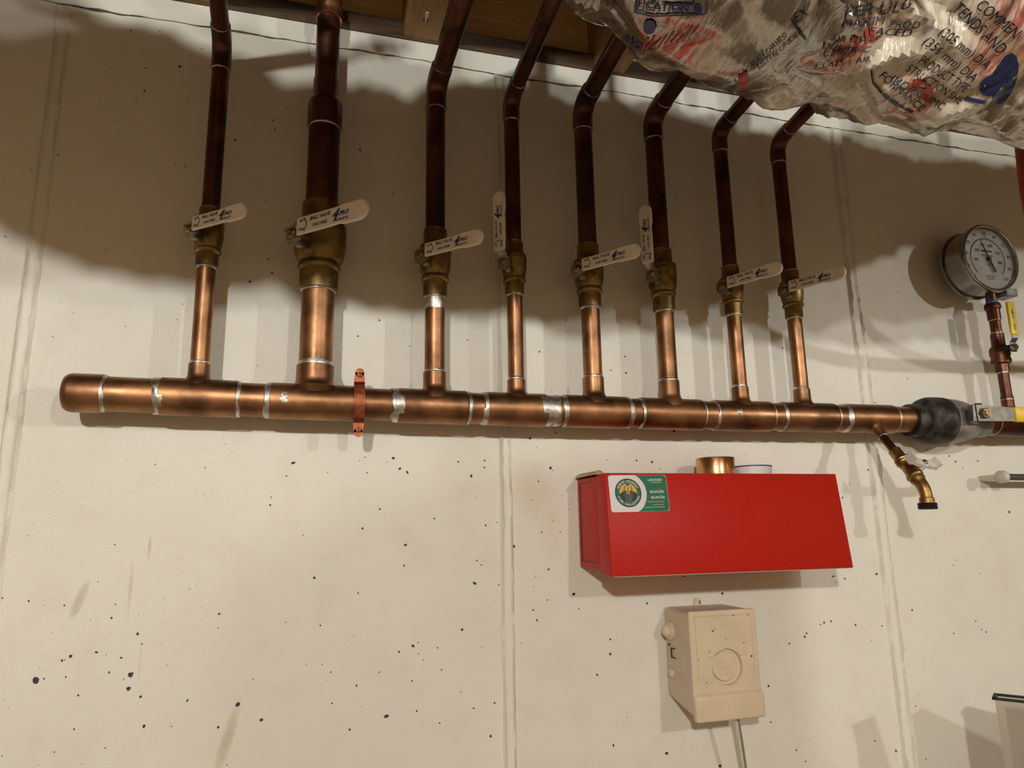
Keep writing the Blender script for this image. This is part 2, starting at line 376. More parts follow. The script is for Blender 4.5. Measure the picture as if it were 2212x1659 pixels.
def blob(px, py, sz, seed):
    p = onY(px, py, 0); r = sz*.00047*random.uniform(.75, 1.1); n = 9; ph = random.random()*6.28; el = random.uniform(.55, 1)
    pts = []
    for k in range(n):
        a = 2*math.pi*k/n; q = r*random.uniform(.65, 1.2)
        x, z = q*math.cos(a), q*math.sin(a)*el
        pts.append((p.x+x*math.cos(ph)-z*math.sin(ph), p.z+x*math.sin(ph)+z*math.cos(ph)))
    return pts
b = MB()
for k, (x, y, s) in enumerate(CH): b.prism(blob(x, y, s, k), -.0004, .001)
rs = random.Random(3)
for k in range(520):
    x, y = rs.uniform(0, 2212), rs.uniform(60, 1659)
    if noise.noise((x/260, y/260, 2)) > -.12: b.prism(blob(x, y, rs.choice((1.2, 1.5, 1.5, 2, 2.4, 3)), k), -.0004, .001)
tag(b.build('paint_pits', M['chip'], wall, 0), kind='stuff')

# ================================================================== copper header
PY = -.06
HX = [-.40, -.332, -.084, .28, .744, 1.208, 1.6]; HZ = [1.761, 1.761, 1.758, 1.755, 1.755, 1.758, 1.757]
def hz(x): return float(np.interp(x, HX, HZ))
def hX(px): return onY(px, 848+px*.03, PY-.024).x
RP, RT = .027, .0297
XS = [-.173, .004, .203, .350, .4975, .652, .806, .948]
RR = [.0143, .027, .01745, .0143, .01745, .01745, .0143, .0143]
hd = thing('copper_header', (0, 0, 0), 'long horizontal copper header pipe with eight upward tees, capped at its left end', 'pipe')
def hseg(name, x0, x1, prof, mat, wob=0, seed=0, m=None, seg=36):
    p0 = Vector((x0, PY, hz(x0))); p1 = Vector((x1, PY, hz(x1))); L = (p1-p0).length
    b = m or MB(); b.lathe(p0, p1-p0, [(t*L, r) for t, r in prof], seg, True, wob, seed)
    return b if m is not None else b.build(name, mat, hd)
# capped end
xc0, xc1 = -.358, hX(214)
hseg('end_cap', xc0, xc1, [(0, .002), (.0, .020), (.04, .0255), (.12, .0285), (.22, RT), (1, RT)], M['copper'])
# straight pipe pieces between the fittings
joints = [(214, 340), (511, 582), (767, 862), (1012, 1056), (1185, 1228), (1362, 1394), (1524, 1556), (1675, 1703), (1815, 1843), (1943, 1996)]
for a, c in joints:
    hseg('pipe', hX(a)-.012, hX(c)+.012, [(0, RP), (1, RP)], M['copper'])
tees = [(340, 511), (582, 767), (862, 1012), (1056, 1185), (1228, 1362), (1394, 1524), (1556, 1675), (1703, 1815), (1843, 1943)]
TT = [782, 782, 799, 817, 811, 819, 833, 838]        # branch rim, pixel row
CXP = [433, 680, 938, 1117, 1281, 1443, 1596, 1733]
TZ = []
for k, (a, c) in enumerate(tees):
    m = MB(); x0, x1 = hX(a), hX(c)
    hseg('', x0, x1, [(0, RT-.0012), (.008, RT), (.992, RT), (1, RT-.0012)], None, m=m)
    if k < 8:
        rb = RR[k]*1.10 + .0006; z0 = hz(XS[k]); zt = onY(CXP[k], TT[k], PY-rb).z; TZ.append(zt)
        base = RT*.80
        m.lathe((XS[k], PY, z0), (0, 0, 1), [(base*.55, rb+.0085 if k != 1 else rb), (base+.0015, rb+.0055), (base+.0045, rb+.0028), (base+.009, rb+.0007), (base+.014, rb), (zt-z0-.0008, rb), (zt-z0, rb-.0008)], 32)
    else:
        dv = Vector((0, -.62, -.78)).normalized(); m.lathe((1.103, PY, hz(1.1)), dv, [(.018, .0155), (.031, .0125), (.035, .0108), (.052, .0105), (.0525, .0098)], 24)
    m.build('tee', M['copper'], hd)
# solder fillets and smears at the joints
for k, (px, hw, rr, wob) in enumerate(((214, 8, RP+.0016, .004), (338, 11, RP+.0018, .010), (511, 6, RP+.0018, .003), (579, 8, RP+.0018, .003), (766, 3, RP+.0018, .001),
        (859, 11, RP+.0019, .012), (1017, 4, RP+.0016, .002), (1056, 9, RP+.0018, .006), (1187, 17, RP+.0012, .022), (1205, 9, RP+.0010, .014), (1228, 7, RP+.0018, .004),
        (1366, 5, RP+.0017, .004), (1394, 5, RP+.0017, .003), (1526, 2, RP+.0016, .001), (1560, 8, RP+.0018, .003), (1676, 2, RP+.0016, .001), (1705, 7, RP+.0018, .002),
        (1816, 2, RP+.0016, .001), (1843, 8, RP+.0018, .006), (1944, 3, RP+.0017, .002), (1992, 5, RP+.0018, .003))):
    xa, xb = hX(px-hw), hX(px+hw)
    hseg('solder_joint', xa, xb, [(0, RP+.0002), (.12, rr), (.7, rr+.0004), (1, RP+.0004)], M['solder'], wob, k*1.7+.3)
# smears of solder lying on the tees
def smear(x0, x1, a0, a1, rad, seed, parent, cx=None):
    vs = []; fs = []; nu, nv = 10, 8
    for i in range(nu+1):
        for j in range(nv+1):
            u = i/nu; v = j/nv
            a = a0+(a1-a0)*v+.15*noise.noise((u*3, v*2, seed))
            x = x0+(x1-x0)*u+.004*noise.noise((u*2, v*4, seed+9))*(1 if 0 < u < 1 else 1.8)
            rr2 = rad+.0006*math.sin(math.pi*u)*math.sin(math.pi*v)
            vs.append((x, PY-rr2*math.cos(a), hz(x)+rr2*math.sin(a)))
    for i in range(nu):
        for j in range(nv): fs.append((i*(nv+1)+j, i*(nv+1)+j+1, (i+1)*(nv+1)+j+1, (i+1)*(nv+1)+j))
    m = MB(); m.add(vs, fs); return m.build('solder_smear', M['solder'], parent, 60)
smear(hX(335), hX(350), -.7, -.1, RT+.0001, 1, hd); smear(hX(608), hX(620), -.2, .35, RT+.0001, 2, hd)
smear(hX(1172), hX(1186), -.3, .8, RT+.0001, 3, hd); smear(hX(858), hX(874), -.6, .5, RT+.0001, 4, hd); smear(hX(1590), hX(1601), -.05, .25, RT+.0001, 5, hd)

# ================================================================== risers and their ball valves
VZ = [(1.976, 2.074), (1.949, 2.103), (1.953, 2.074), (1.968, 2.067), (1.953, 2.074), (1.957, 2.076), (1.960, 2.061), (1.963, 2.061)]
PHI = [41, 44, 46, 48, 53, 55, 63, 64]
OPEN = [0, 0, 0, 1, 0, 1, 0, 0]
ordn = ['first', 'second', 'third', 'fourth', 'fifth', 'sixth', 'seventh', 'eighth']
ZC = [2.385, 0, 2.368, 2.366, 2.372, 2.374, 2.364, 2.358]
rl = ['slim copper riser nearest the capped end of the header, turning out below the joists',
      'thickest copper riser running straight up through a reducer to a narrower pipe',
      'third copper riser from the capped end, silvered with solder just below its valve',
      'fourth copper riser from the capped end, slim, in front of the middle wall seam',
      'fifth copper riser from the capped end, reddish, turning out just under the wrapped duct',
      'sixth copper riser from the capped end, dark, its top hidden by the wrapped duct',
      'seventh copper riser from the capped end, slim and second from the right',
      'eighth copper riser, slim, the rightmost branch before the big grey valve']
def bend(X, zc, dirv, Rb=.030, n=9):
    """points of a quarter bend from vertical into direction dirv around corner (X, PY, zc)"""
    c = Vector((X, PY, zc)); up = Vector((0, 0, 1)); d = Vector(dirv).normalized()
    th = math.acos(up.dot(d)); tl = Rb*math.tan(th/2)
    s = c-up*tl; side = (d-up*up.dot(d)).normalized(); ctr = s+side*Rb
    pts = [ctr - side*Rb*math.cos(th*k/n) + up*Rb*math.sin(th*k/n) for k in range(n+1)]
    return s, pts, c+d*tl, d, tl
def ring(b, p, ax, r, h, wob=.0015, seed=0): b.lathe(Vector(p)-Vector(ax)*h/2, ax, [(0, r+.0001), (h*.3, r+.0014), (h*.7, r+.0014), (h, r+.0001)], 28, False, wob, seed)
for k in range(8):
    X, r = XS[k], RR[k]; z0 = TZ[k]; va, vb = VZ[k]
    t = thing('riser_pipe', (X, PY, z0), rl[k], 'pipe', 'copper risers on the header')
    off = -Vector((X, PY, z0))
    def put(name, b, mat):
        b.v = [tuple(Vector(p)+off) for p in b.v]; return b.build(name, mat, t)
    b = MB(); b.lathe((X, PY, z0-.012), (0, 0, 1), [(0, r), (va-z0+.024, r)], 32); put('lower_pipe', b, M['copper'])
    b = MB(); ring(b, (X, PY, z0+.001), (0, 0, 1), r, .006 if k not in (1,) else .013, .003, k); put('solder_joint', b, M['solder'])
    b = MB(); ring(b, (X, PY, va-.0012), (0, 0, 1), r, .005, .0012, k+20); put('solder_joint', b, M['solder'])
    if k == 2:
        b = MB(); b.lathe((X, PY, va-.0235), (0, 0, 1), [(0, r+.0001), (.001, r+.0004), (.023, r+.0004)], 32, False, .002, 5); put('solder_sleeve', b, M['solder'])
    mat = M['copper_shade_dark']
    if k != 1:
        dv = Vector({0: (.03, -1, .10), 2: (.09, -1, .26), 7: (-.02, -1, .12)}.get(k, (.03, -1, .13))).normalized()
        s, arc, e, d, tl = bend(X, ZC[k], dv, .034 if r > .016 else .030)
        zl = s.z-.022
        b = MB(); b.lathe((X, PY, vb-.012), (0, 0, 1), [(0, r), (zl+.012-vb+.012, r)], 32); put('upper_pipe', b, mat)
        re = r*1.10+.0004
        b = MB(); b.sweep([(X, PY, zl), (X, PY, zl+.008), (X, PY, s.z-.004)]+arc+[e+d*.004, e+d*.012, e+d*.020], re, 28); put('elbow', b, mat)
        b = MB(); ring(b, (X, PY, zl), (0, 0, 1), r, .0035, .001, k+40); put('solder_joint', b, M['solder'])
        b = MB(); ring(b, e+d*.020, d, r, .0035, .001, k+60); put('solder_joint', b, M['solder'])
        L = {0: .85, 2: .40, 3: .38, 4: .33, 5: .33, 6: .33, 7: .33}[k]
        b = MB(); b.lathe(e+d*.012, d, [(0, r), (L, r)], 32); put('offset_pipe', b, mat)
        if k:
            # turns up again into the joist bay, out of sight behind the duct
            q0 = e+d*(.012+L-.01); up2 = Vector((0, 0, 1)); th2 = math.acos(d.z); sd2 = (up2-d*d.dot(up2)).normalized(); ct2 = q0+sd2*.03
            ar2 = [ct2-sd2*.03*math.cos(th2*i/8)+d*.03*math.sin(th2*i/8) for i in range(9)]
            b = MB(); b.sweep([q0-d*.012]+ar2+[ar2[-1]+up2*.012], re, 24); put('elbow', b, mat)
            b = MB(); b.lathe(ar2[-1], (0, 0, 1), [(0, r), (2.735-ar2[-1].z, r)], 24); put('rise_pipe', b, mat)
    else:
        zr = onY(704, 260, PY-r).z; zs = onY(704, 198, PY-r).z; zq = onY(706, 160, PY-.022).z; zt = onY(709, 26, PY-.022).z
        b = MB(); b.lathe((X, PY, vb-.012), (0, 0, 1), [(0, r), (zr+.012-vb+.012, r)], 36); put('upper_pipe', b, mat)
        b = MB(); b.lathe((X, PY, zr), (0, 0, 1), [(0, r+.0012), (.001, r+.0027), (zs-zr-.014, r+.0027), (zs-zr-.006, r+.0018), (zs-zr, r-.0035), (zs-zr+.004, .0226), (zq-zr, .0224), (zq-zr+.0006, .0208)], 36); put('reducer', b, mat)
        b = MB(); ring(b, (X, PY, zr), (0, 0, 1), r, .005, .001, 77); put('solder_joint', b, M['solder'])
        b = MB(); b.lathe((X, PY, zq-.01), (0, 0, 1), [(0, .0206), (2.735-zq, .0206)], 32); put('narrow_pipe', b, mat)
        b = MB(); b.lathe((X, PY, zt), (0, 0, 1), [(0, .0208), (.001, .0236), (.006, .0240), (.014, .0226), (.018, .0240), (.045, .0240)], 32); put('coupling', b, M['copper_new'])

# --- one valve kind per pipe size; meshes shared
def valve_parts(r, L):
    """local frame: pipe axis +z from 0 to L, stem towards -y, lever towards +x"""
    k = r/.0143; out = {}
    b = MB(); S = 1.14*r+.0012
    Lf = lambda f: f*L
    b.lathe((0, 0, 0), (0, 0, 1), [(0, r), (0, S), (Lf(.215), S), (Lf(.225), S+.0022), (Lf(.245), S+.0036), (Lf(.275), S+.0036), (Lf(.295), S+.0018), (Lf(.315), S+.0018),
            (Lf(.345), 1.40*r), (Lf(.40), 1.52*r), (Lf(.52), 1.60*r), (Lf(.66), 1.62*r), (Lf(.665), 1.56*r), (Lf(.675), 1.56*r), (Lf(.68), 1.64*r), (Lf(.745), 1.60*r), (Lf(.775), 1.36*r), (Lf(.785), S+.0012), (Lf(.80), S), (L, S), (L, r)], 40, False)
    # flats of the wrench pad and the stem boss
    b.lathe((0, 0, Lf(.52)), (0, -1, 0), [(0, .62*r), (1.66*r, .60*r), (1.72*r, .5*r), (2.0*r+.004, .46*r)], 20)
    out['body'] = b
    b = MB(); b.lathe((0, 0, L), (0, 0, 1), [(0, r+.0012), (.0012, r+.0016), (.0022, r+.0002)], 28, False); out['solder_joint'] = b
    zs = Lf(.52); yb = -(2.0*r+.004)             # top of boss
    q = .0066*(1+.32*(k-1))                        # nut size
    b = MB(); b.lathe((0, yb+.001, zs), (0, -1, 0), [(0, q*.55), (.016*(.7+.3*k), q*.55)], 14)
    out['stem'] = b
    yn = yb-.0035
    b = MB(); b.lathe((0, yn-.0012, zs), (0, -1, 0), [(0, q*1.12), (.0045*k**.5, q*1.12), (.0055*k**.5, q*.9)], 6)
    b.lathe((0, yn-.0068*k**.5, zs), (0, -1, 0), [(0, q*.62), (.0022, q*.62), (.0022, q*.30), (.0008, q*.30)], 14); out['nut'] = b
    # stop plate under the lever
    b = MB(); w = q*1.9
    b.prism([(-w, -w*.7), (-w*.5, -w*1.1), (w*.6, -w*1.15), (w*1.05, -w*.5), (w*1.0, w*.6), (w*.3, w*1.1), (-w*.6, w), (-w, w*.5)], yn+.0022, yn+.0005, Matrix.Translation((0, 0, zs)))
    b.box((w*.35, yn-.001, zs-w*1.5), (w*1.0, yn+.011, zs-w*.95), .0006); out['stop_plate'] = b
    return out, zs, yn, q
def lever_parts(kk, yn, q):
    """lever blade towards +x from the stem, stepping outwards, sleeve on the outer part; z = 0 at the stem"""
    out = {}; hw = .0085*kk; ys = yn-.012*kk
    b = MB()
    def strip(pts, w0, w1, th):
        n = len(pts); vs = []; fs = []
        for i, (x, y) in enumerate(pts):
            w = w0+(w1-w0)*i/(n-1)
            for yy in (y, y+th):
                vs += [(x, yy, -w), (x, yy, w)]
        for i in range(n-1):
            a = i*4; c = a+4
            fs += [(a, a+1, c+1, c), (a+2, c+2, c+3, a+3), (a, c, c+2, a+2), (a+1, a+3, c+3, c+1)]
        fs += [(0, 2, 3, 1), (len(vs)-4, len(vs)-3, len(vs)-1, len(vs)-2)]
        return vs, fs
    v, f = strip([(-.0105*kk, yn-.0012), (-.006*kk, yn-.0012), (.0095*kk, yn-.0012), (.013*kk, yn-.003*kk), (.0165*kk, ys+.004), (.020*kk, ys+.001), (.04*kk, ys+.001)], hw*1.02, hw*.98, .0018); b.add(v, f); out['lever_blade'] = b
    # vinyl sleeve: flat paddle, round outer end, slightly wider tip
    x0, x1 = .0185*kk, .132*kk; pts = []
    w0, w1, w2 = .0112*kk, .0112*kk, .0128*kk
    pts = [(x0+.001, -w0), (x0+.055*kk, -w0*1.0), (x0+.068*kk, -w1*.93), (x0+.078*kk, -w2)]
    for i in range(13):
        a = -math.pi/2+math.pi*i/12; pts.append((x1-w2+w2*math.cos(a), w2*math.sin(a)))
    pts += [(x0+.078*kk, w2), (x0+.064*kk, w0*1.02), (x0+.001, w0), (x0, w0*.9), (x0, -w0*.9)]
    m = MB(); n = len(pts); th = .0056*(.7+.3*kk)
    cx = sum(p[0] for p in pts)/n
    lay = [(ys-th/2+.0, .86), (ys-th/2, .955), (ys-th*.32, 1.0), (ys+th*.32, 1.0), (ys+th/2, .955), (ys+th/2, .86)]
    vs = []; fs = []
    for (y, s) in lay:
        for (x, z) in pts:
            d = (1-s)*w0*2.2
            xx = x+d*(1 if x < x0+.002 else 0) - d*(1 if x > x1-w2 else 0)*max(0, (x-(x1-w2))/w2)
            vs.append((xx, y, z*(1-(1-s)*1.4)))
    for l in range(len(lay)-1):
        for i in range(n): fs.append((l*n+i, l*n+(i+1) % n, (l+1)*n+(i+1) % n, (l+1)*n+i))
    fs += [tuple(range(n-1, -1, -1)), tuple(range((len(lay)-1)*n, len(lay)*n))]
    m.add(vs, fs); out['grip'] = m
    yt = ys-th/2-.0003
    bl = MB(); nv = MB()
    def word(B, txt, size, x, z, w=None, shear=0, bold=0):
        v2, f2 = text2d(txt, size, shear, bold); s = (w/width(v2)) if w else 1
        B.add([(x+p[0]*s, yt, z+p[1]) for p in v2], f2)
    word(nv, 'BALL VALVE', .0066*kk, x0+.023*kk, .0030*kk, .033*kk, .1, .0002*kk)
    word(nv, 'LEAD FREE', .0052*kk, x0+.027*kk, -.0060*kk, .024*kk, .1, .00014*kk)
    word(nv, 'ON', .0042*kk, x0+.0055*kk, .0042*kk, .0058*kk, 0, .00018*kk); word(nv, 'OFF', .0042*kk, x0+.0045*kk, -.0070*kk, .0075*kk, 0, .00018*kk)
    av = []; af = []
    for i in range(11):
        a = R(-62+124*i/10)
        for rr in (.0064*kk, .0076*kk): av.append((x0+.0105*kk+rr*math.cos(a), yt, rr*math.sin(a)))
        if i: af.append((2*i-2, 2*i-1, 2*i+1, 2*i))
    nv.add(av, af); nv.add([(x0+.0118*kk, yt, .0082*kk), (x0+.0156*kk, yt, .0082*kk), (x0+.0132*kk, yt, .0050*kk)], [(0, 1, 2)]); nv.add([(x0+.0118*kk, yt, -.0082*kk), (x0+.0156*kk, yt, -.0082*kk), (x0+.0132*kk, yt, -.0050*kk)], [(0, 1, 2)])
    word(bl, '4', .0175*kk, x0+.0585*kk, -.0045*kk, .0125*kk, .45, .0008*kk)
    word(bl, 'PRO', .0078*kk, x0+.0700*kk, -.0016*kk, .0150*kk, .3, .0003*kk)
    word(bl, 'PRODUCTS', .0040*kk, x0+.0610*kk, -.0078*kk, .0235*kk, .2, .00018*kk)
    out['print'] = nv; out['logo_print'] = bl
    return out
cache = {}
vl = ['white handled ball valve lying crosswise on the first riser nearest the pipe cap',
      'largest ball valve, with a big white cross handle, on the thick second riser',
      'ball valve with white cross handle directly above the short silvered solder sleeve',
      'ball valve with upright white handle in front of the middle wall seam',
      'ball valve whose white cross handle overlaps the upright handle to its right',
      'ball valve with upright white handle, half covered by the neighbouring cross handle',
      'ball valve with white cross handle whose tip overlaps the last riser, second from the right',
      'rightmost white handled ball valve, its handle reaching over bare wall']
for k in range(8):
    r = RR[k]; va, vb = VZ[k]; L = vb-va
    key = (r, OPEN[k])
    t = thing('ball_valve', (XS[k], PY, va), vl[k], 'valve', 'white handled ball valves', rot=(0, 0, R(-PHI[k])))
    if key not in cache:
        kk = {.0143: 1.0, .01745: 1.04, .027: 1.28}[r]
        parts, zs, yn, q = valve_parts(r, .1235 if r == .01745 else (.154 if r > .02 else .100))
        lv = lever_parts(kk, yn, q)
        if OPEN[k]:
            for bb in lv.values(): bb.v = [(-z, y, x) for (x, y, z) in bb.v]
        for bb in lv.values(): bb.v = [(x, y, z+zs) for (x, y, z) in bb.v]
        o = {}
        o['body'] = parts['body'].build('body', M['brass'], t); o['sj'] = parts['solder_joint'].build('solder_joint', M['solder'], t)
        o['stem'] = parts['stem'].build('stem', M['nutm'], t); o['nut'] = parts['nut'].build('nut', M['nutm'], t, 30); o['plate'] = parts['stop_plate'].build('stop_plate', M['zinc'], t, 30)
        o['lb'] = lv['lever_blade'].build('lever', M['zinc'], t, 30)
        o['grip'] = lv['grip'].build('grip', M['grip'], o['lb'], 50); o['p1'] = lv['print'].build('lettering', M['navy'], o['lb'], 0); o['p2'] = lv['logo_print'].build('lettering', M['blue'], o['lb'], 0)
        cache[key] = o
    else:
        o = cache[key]; c = {n: link_copy(o[n], t) for n in ('body', 'sj', 'stem', 'nut', 'plate', 'lb')}
        for n in ('grip', 'p1', 'p2'): link_copy(o[n], c['lb'])

# ================================================================== strap that holds the header
sx = onY(777, 870, PY-.03).x
st = thing('pipe_strap', (sx, PY, 1.7575), 'copper coloured two-eared bracket clamping the header near the second riser', 'bracket')
b = MB(); vs = []; fs = []; pts = []
ro = RT+.0022
pts = [(-.012, .050), (-.012, .0345), (-.016, .0325)]
for i in range(15):
    a = R(72-144*i/14); pts.append((-ro*math.cos(a), ro*math.sin(a)))
pts += [(-.016, -.0325), (-.012, -.0345), (-.012, -.050)]
n = len(pts)
for i, (y, z) in enumerate(pts):
    w = .0088
    if i in (0, n-1): w = .0075
    lean = -.00008*z*1000*.03
    for dy in (-.0011, .0011): vs += [(-w+lean, y+dy, z), (w+lean, y+dy, z)]
for i in range(n-1):
    a = i*4; c = a+4
    fs += [(a, a+1, c+1, c), (a+2, c+2, c+3, a+3), (a, c, c+2, a+2), (a+1, a+3, c+3, c+1)]
fs += [(0, 2, 3, 1), (4*n-4, 4*n-3, 4*n-1, 4*n-2)]
b.add(vs, fs)
for s in (1, -1):
    b.lathe((0, -.0105, s*.050), (0, -1, 0), [(0, .0075), (.0026, .0075)], 20)
b.build('band', M['copper_paint'], st, 40)
b = MB(); v2, f2 = text2d('2 CT', .0085, 0, .0002)
b.add([(.004-p[1]-.001, -ro-.0013-0*p[0], -.008+p[0]) for p in v2], f2); b.build('lettering', M['copper_paint'], st, 0)
for s in (1, -1):
    b = MB(); b.lathe((0, -.0128, s*.046), (0, -1, 0), [(0, .0046), (.0012, .0044), (.002, .003)], 14)
    sc = b.build('screw', M['copper_paint'], st, 40)
    b = MB(); b.box((-.0022, -.0152, s*.046-.0005), (.0022, -.0147, s*.046+.0005)); b.box((-.0005, -.0152, s*.046-.0022), (.0005, -.0147, s*.046+.0022)); b.build('screw_slot', M['black'], sc, 0)
b = MB(); b.lathe((0, -.001, 0), (0, 1, 0), [(.029, .0075), (.0605, .0075)], 16); b.lathe((0, .052, 0), (0, 1, 0), [(0, .016), (.0085, .018)], 20); b.build('standoff', M['copper_paint'], st)

# ================================================================== big shut-off valve on the right of the header
sv = thing('shutoff_valve', (1.205, PY, 1.757), 'big dark grey shut-off valve with yellow gripped lever ending the header', 'valve')
b = MB(); b.lathe((0, 0, 0), (1, 0, 0), [(0, .0275), (0, .0335), (.012, .0345), (.026, .0345), (.027, .0385), (.036, .0455), (.048, .0495), (.066, .0505), (.084, .0500), (.086, .0470)], 44, False); b.build('end_cap', M['castd'], sv)
b = MB(); b.lathe((.084, 0, 0), (1, 0, 0), [(0, .0475), (.004, .0485), (.03, .0475), (.05, .0440), (.068, .0385), (.080, .0335), (.084, .0330), (.110, .0325), (.110, .0275)], 44, False)
b.lathe((.118, 0, .000), (0, -1, .06), [(.02, .024), (.044, .022), (.046, .016), (.058, .015)], 24); b.build('body', M['cast'], sv)
nx = onY(2127, 893, -.135).x-1.205; nz = .006
b = MB(); b.lathe((nx, -.05, nz), (0, -1, 0), [(0, .008), (.028, .008)], 16); b.build('stem', M['castd'], sv)
b = MB(); b.prism([(-.021, -.016), (.115, -.0135), (.115, .0135), (-.021, .0175)], -.0735, -.0705, Matrix.Translation((nx, 0, nz))); b.prism([(-.030, -.016), (-.018, -.016), (-.018, .0175), (-.026, .0175)], -.0735, -.060, Matrix.Translation((nx, 0, nz)))
lv = b.build('lever', M['lever'], sv, 0)
gx = onY(2194, 900, -.135).x-1.205
b = MB(); b.box((gx, -.077, nz-.0155), (gx+.11, -.067, nz+.0155), .003); b.build('grip', M['yellow'], lv, 30)
b = MB(); b.lathe((nx, -.0735, nz), (0, -1, 0), [(0, .0115), (.006, .0115), (.0075, .0095)], 6); b.lathe((nx, -.081, nz), (0, -1, 0), [(0, .0062), (.003, .0062), (.003, .0026), (.0015, .0026)], 16); b.build('nut', M['nutm'], sv, 30)
b = MB(); b.box((nx-.008, -.071, nz+.016), (nx+.002, -.058, nz+.022), .001); b.build('stop_tab', M['castd'], sv, 30)
# supply pipe beyond it with the tee for the gauge
sp = thing('supply_pipe', (1.31, PY, 1.757), 'dark copper supply pipe leaving the big grey valve to the right', 'pipe')
GX = 1.483
b = MB(); b.lathe((-.005, 0, 0), (1, 0, 0), [(0, RP), (1.2, RP)], 36); b.build('pipe', M['copper_shade_dark'], sp)
b = MB(); b.lathe((GX-1.31-.055, 0, 0), (1, 0, 0), [(0, RT-.001), (.001, RT), (.109, RT), (.11, RT-.001)], 36)
b.lathe((GX-1.31, 0, 0), (0, 0, 1), [(.016, .018), (.0285, .0155), (.033, .0132), (.040, .0125), (.060, .0125), (.0605, .0115)], 28); b.build('tee', M['copper_shade_dark'], sp)
for dx in (-.056, .056):
    b = MB(); ring(b, (GX-1.31+dx, 0, 0), (1, 0, 0), RP, .004, .001, dx*9); b.build('solder_joint', M['solder'], sp)

# ================================================================== gauge with its cock
def gz(py): return onY(2165, py, PY-.01).z
gp = thing('gauge_pipe', (GX, PY, 1.8), 'short thin copper pipe standing up to the pressure gauge', 'pipe')
def gl(name, prof, mat, parent, seg=26):
    """prof in (pixel row, radius)"""
    b = MB(); base = parent.location.z; b.lathe((0, 0, 0), (0, 0, 1), [(gz(p)-base, r) for p, r in prof], seg); return b.build(name, mat, parent)
gl('lower_pipe', [(885, .0111), (795, .0111)], M['copper_shade_dark'], gp)
gl('upper_pipe', [(722, .0111), (684, .0111)], M['copper_shade_dark'], gp)
gl('adapter', [(690, .0115), (689, .0135), (668, .0135), (666, .0165), (658, .0165), (655, .0145)], M['copper_shade_dark'], gp)
for p in (861, 803, 718, 690):
    b = MB(); ring(b, (0, 0, gz(p)-1.8), (0, 0, 1), .0112, .0035, .001, p); b.build('solder_joint', M['solder'], gp)
gv = thing('gauge_valve', (GX, PY, gz(802)), 'small brass stop valve with upright yellow lever below the gauge', 'valve')
gl('body', [(802, .0112), (802, .0138), (785, .0140), (783, .0195), (777, .0205), (770, .0185), (764, .0205), (752, .0200), (746, .0150), (744, .0138), (720, .0134), (719, .0112)], M['copper_shade_dark'], gv)
ph = R(-4); sd = Vector((math.sin(ph), -math.cos(ph), 0)); z0 = gz(756)-gv.location.z
b = MB(); b.lathe((0, 0, z0), sd, [(.012, .0085), (.026, .008), (.030, .006), (.040, .0045)], 18); b.build('stem', M['castd'], gv)
b = MB(); b.lathe(sd*.036+Vector((0, 0, z0)), sd, [(0, .0088), (.0045, .0088), (.0055, .007), (.0055, .004), (.009, .004)], 6); b.build('nut', M['zinc'], gv, 30)
q = Matrix.Rotation(ph, 4, 'Z')
b = MB()
lp = [(.034, -.010), (.034, .010), (.042, .019), (.042, .045)]
vs = []; fs = []
for (d, z) in lp:
    for dd in (0, .0018): vs += [q @ Vector((-.0075, -d-dd, z0+z)), q @ Vector((.0075, -d-dd, z0+z))]
for i in range(3):
    a = i*4; c = a+4; fs += [(a, a+1, c+1, c), (a+2, c+2, c+3, a+3), (a, c, c+2, a+2), (a+1, a+3, c+3, c+1)]
fs += [(0, 2, 3, 1), (12, 13, 15, 14)]
b.add(vs, fs); gvl = b.build('lever', M['lever'], gv, 0)
b = MB(); b.box((-.0095, -.0465, z0+.026), (.0095, -.0400, z0+.102), .0026, 3, q); b.build('grip', M['yellow'], gvl, 35)
b = MB(); v2, f2 = text2d('GAS', .008, 0, .0001); b.add([q @ Vector((.0035-p[1]-.001, -.0469, z0+.036+p[0])) for p in v2], f2)
b.add([q @ Vector(p) for p in ((-.003, -.0469, z0+.074), (.003, -.0469, z0+.074), (0, -.0469, z0+.086))], [(0, 1, 2)]); b.add([q @ Vector(p) for p in ((-.001, -.0469, z0+.062), (.001, -.0469, z0+.062), (.001, -.0469, z0+.075), (-.001, -.0469, z0+.075))], [(0, 1, 2, 3)]); b.build('arrow_print', M['cgreen_d'], gvl, 0)

gyf = PY-.028                                             # plane of the dial
gc = onY(2143, 556, gyf-.012); GR = .079
g = thing('pressure_gauge', (GX, PY, gz(655)), 'round stainless pressure gauge with white dial and black needle, high on the right', 'gauge')
o0 = Vector((gc.x-GX, 0, gc.z-gz(655)))
def goff(x, y, z): return (o0.x+x, y-PY, o0.z+z)
b = MB(); b.lathe(goff(0, PY+.030, 0), (0, -1, 0), [(0, GR*.90), (.002, GR*.95), (.008, GR*.97), (.009, GR*1.02), (.013, GR*1.02), (.014, GR*.96), (.052, GR*.955), (.056, GR*.97)], 64); b.build('case', M['steel'], g)
b = MB(); b.lathe(goff(0, gyf+.004, 0), (0, -1, 0), [(0, GR*.955), (.001, GR*1.0), (.010, GR*1.02), (.0135, GR*1.0), (.0145, GR*.965), (.0135, GR*.935), (.008, GR*.915), (.004, GR*.91)], 64, False); b.build('bezel', M['steel'], g)
b = MB(); b.lathe(goff(0, gyf+.001, 0), (0, -1, 0), [(0, GR*.93), (.0015, GR*.925)], 64); dl = b.build('dial', M['dial'], g)
b = MB(); b.lathe(goff(0, gyf-.0085, 0), (0, -1, 0), [(0, GR*.93), (.0015, GR*.93)], 64); b.build('window', M['glass'], g)
yd = gyf-.0009
b = MB()
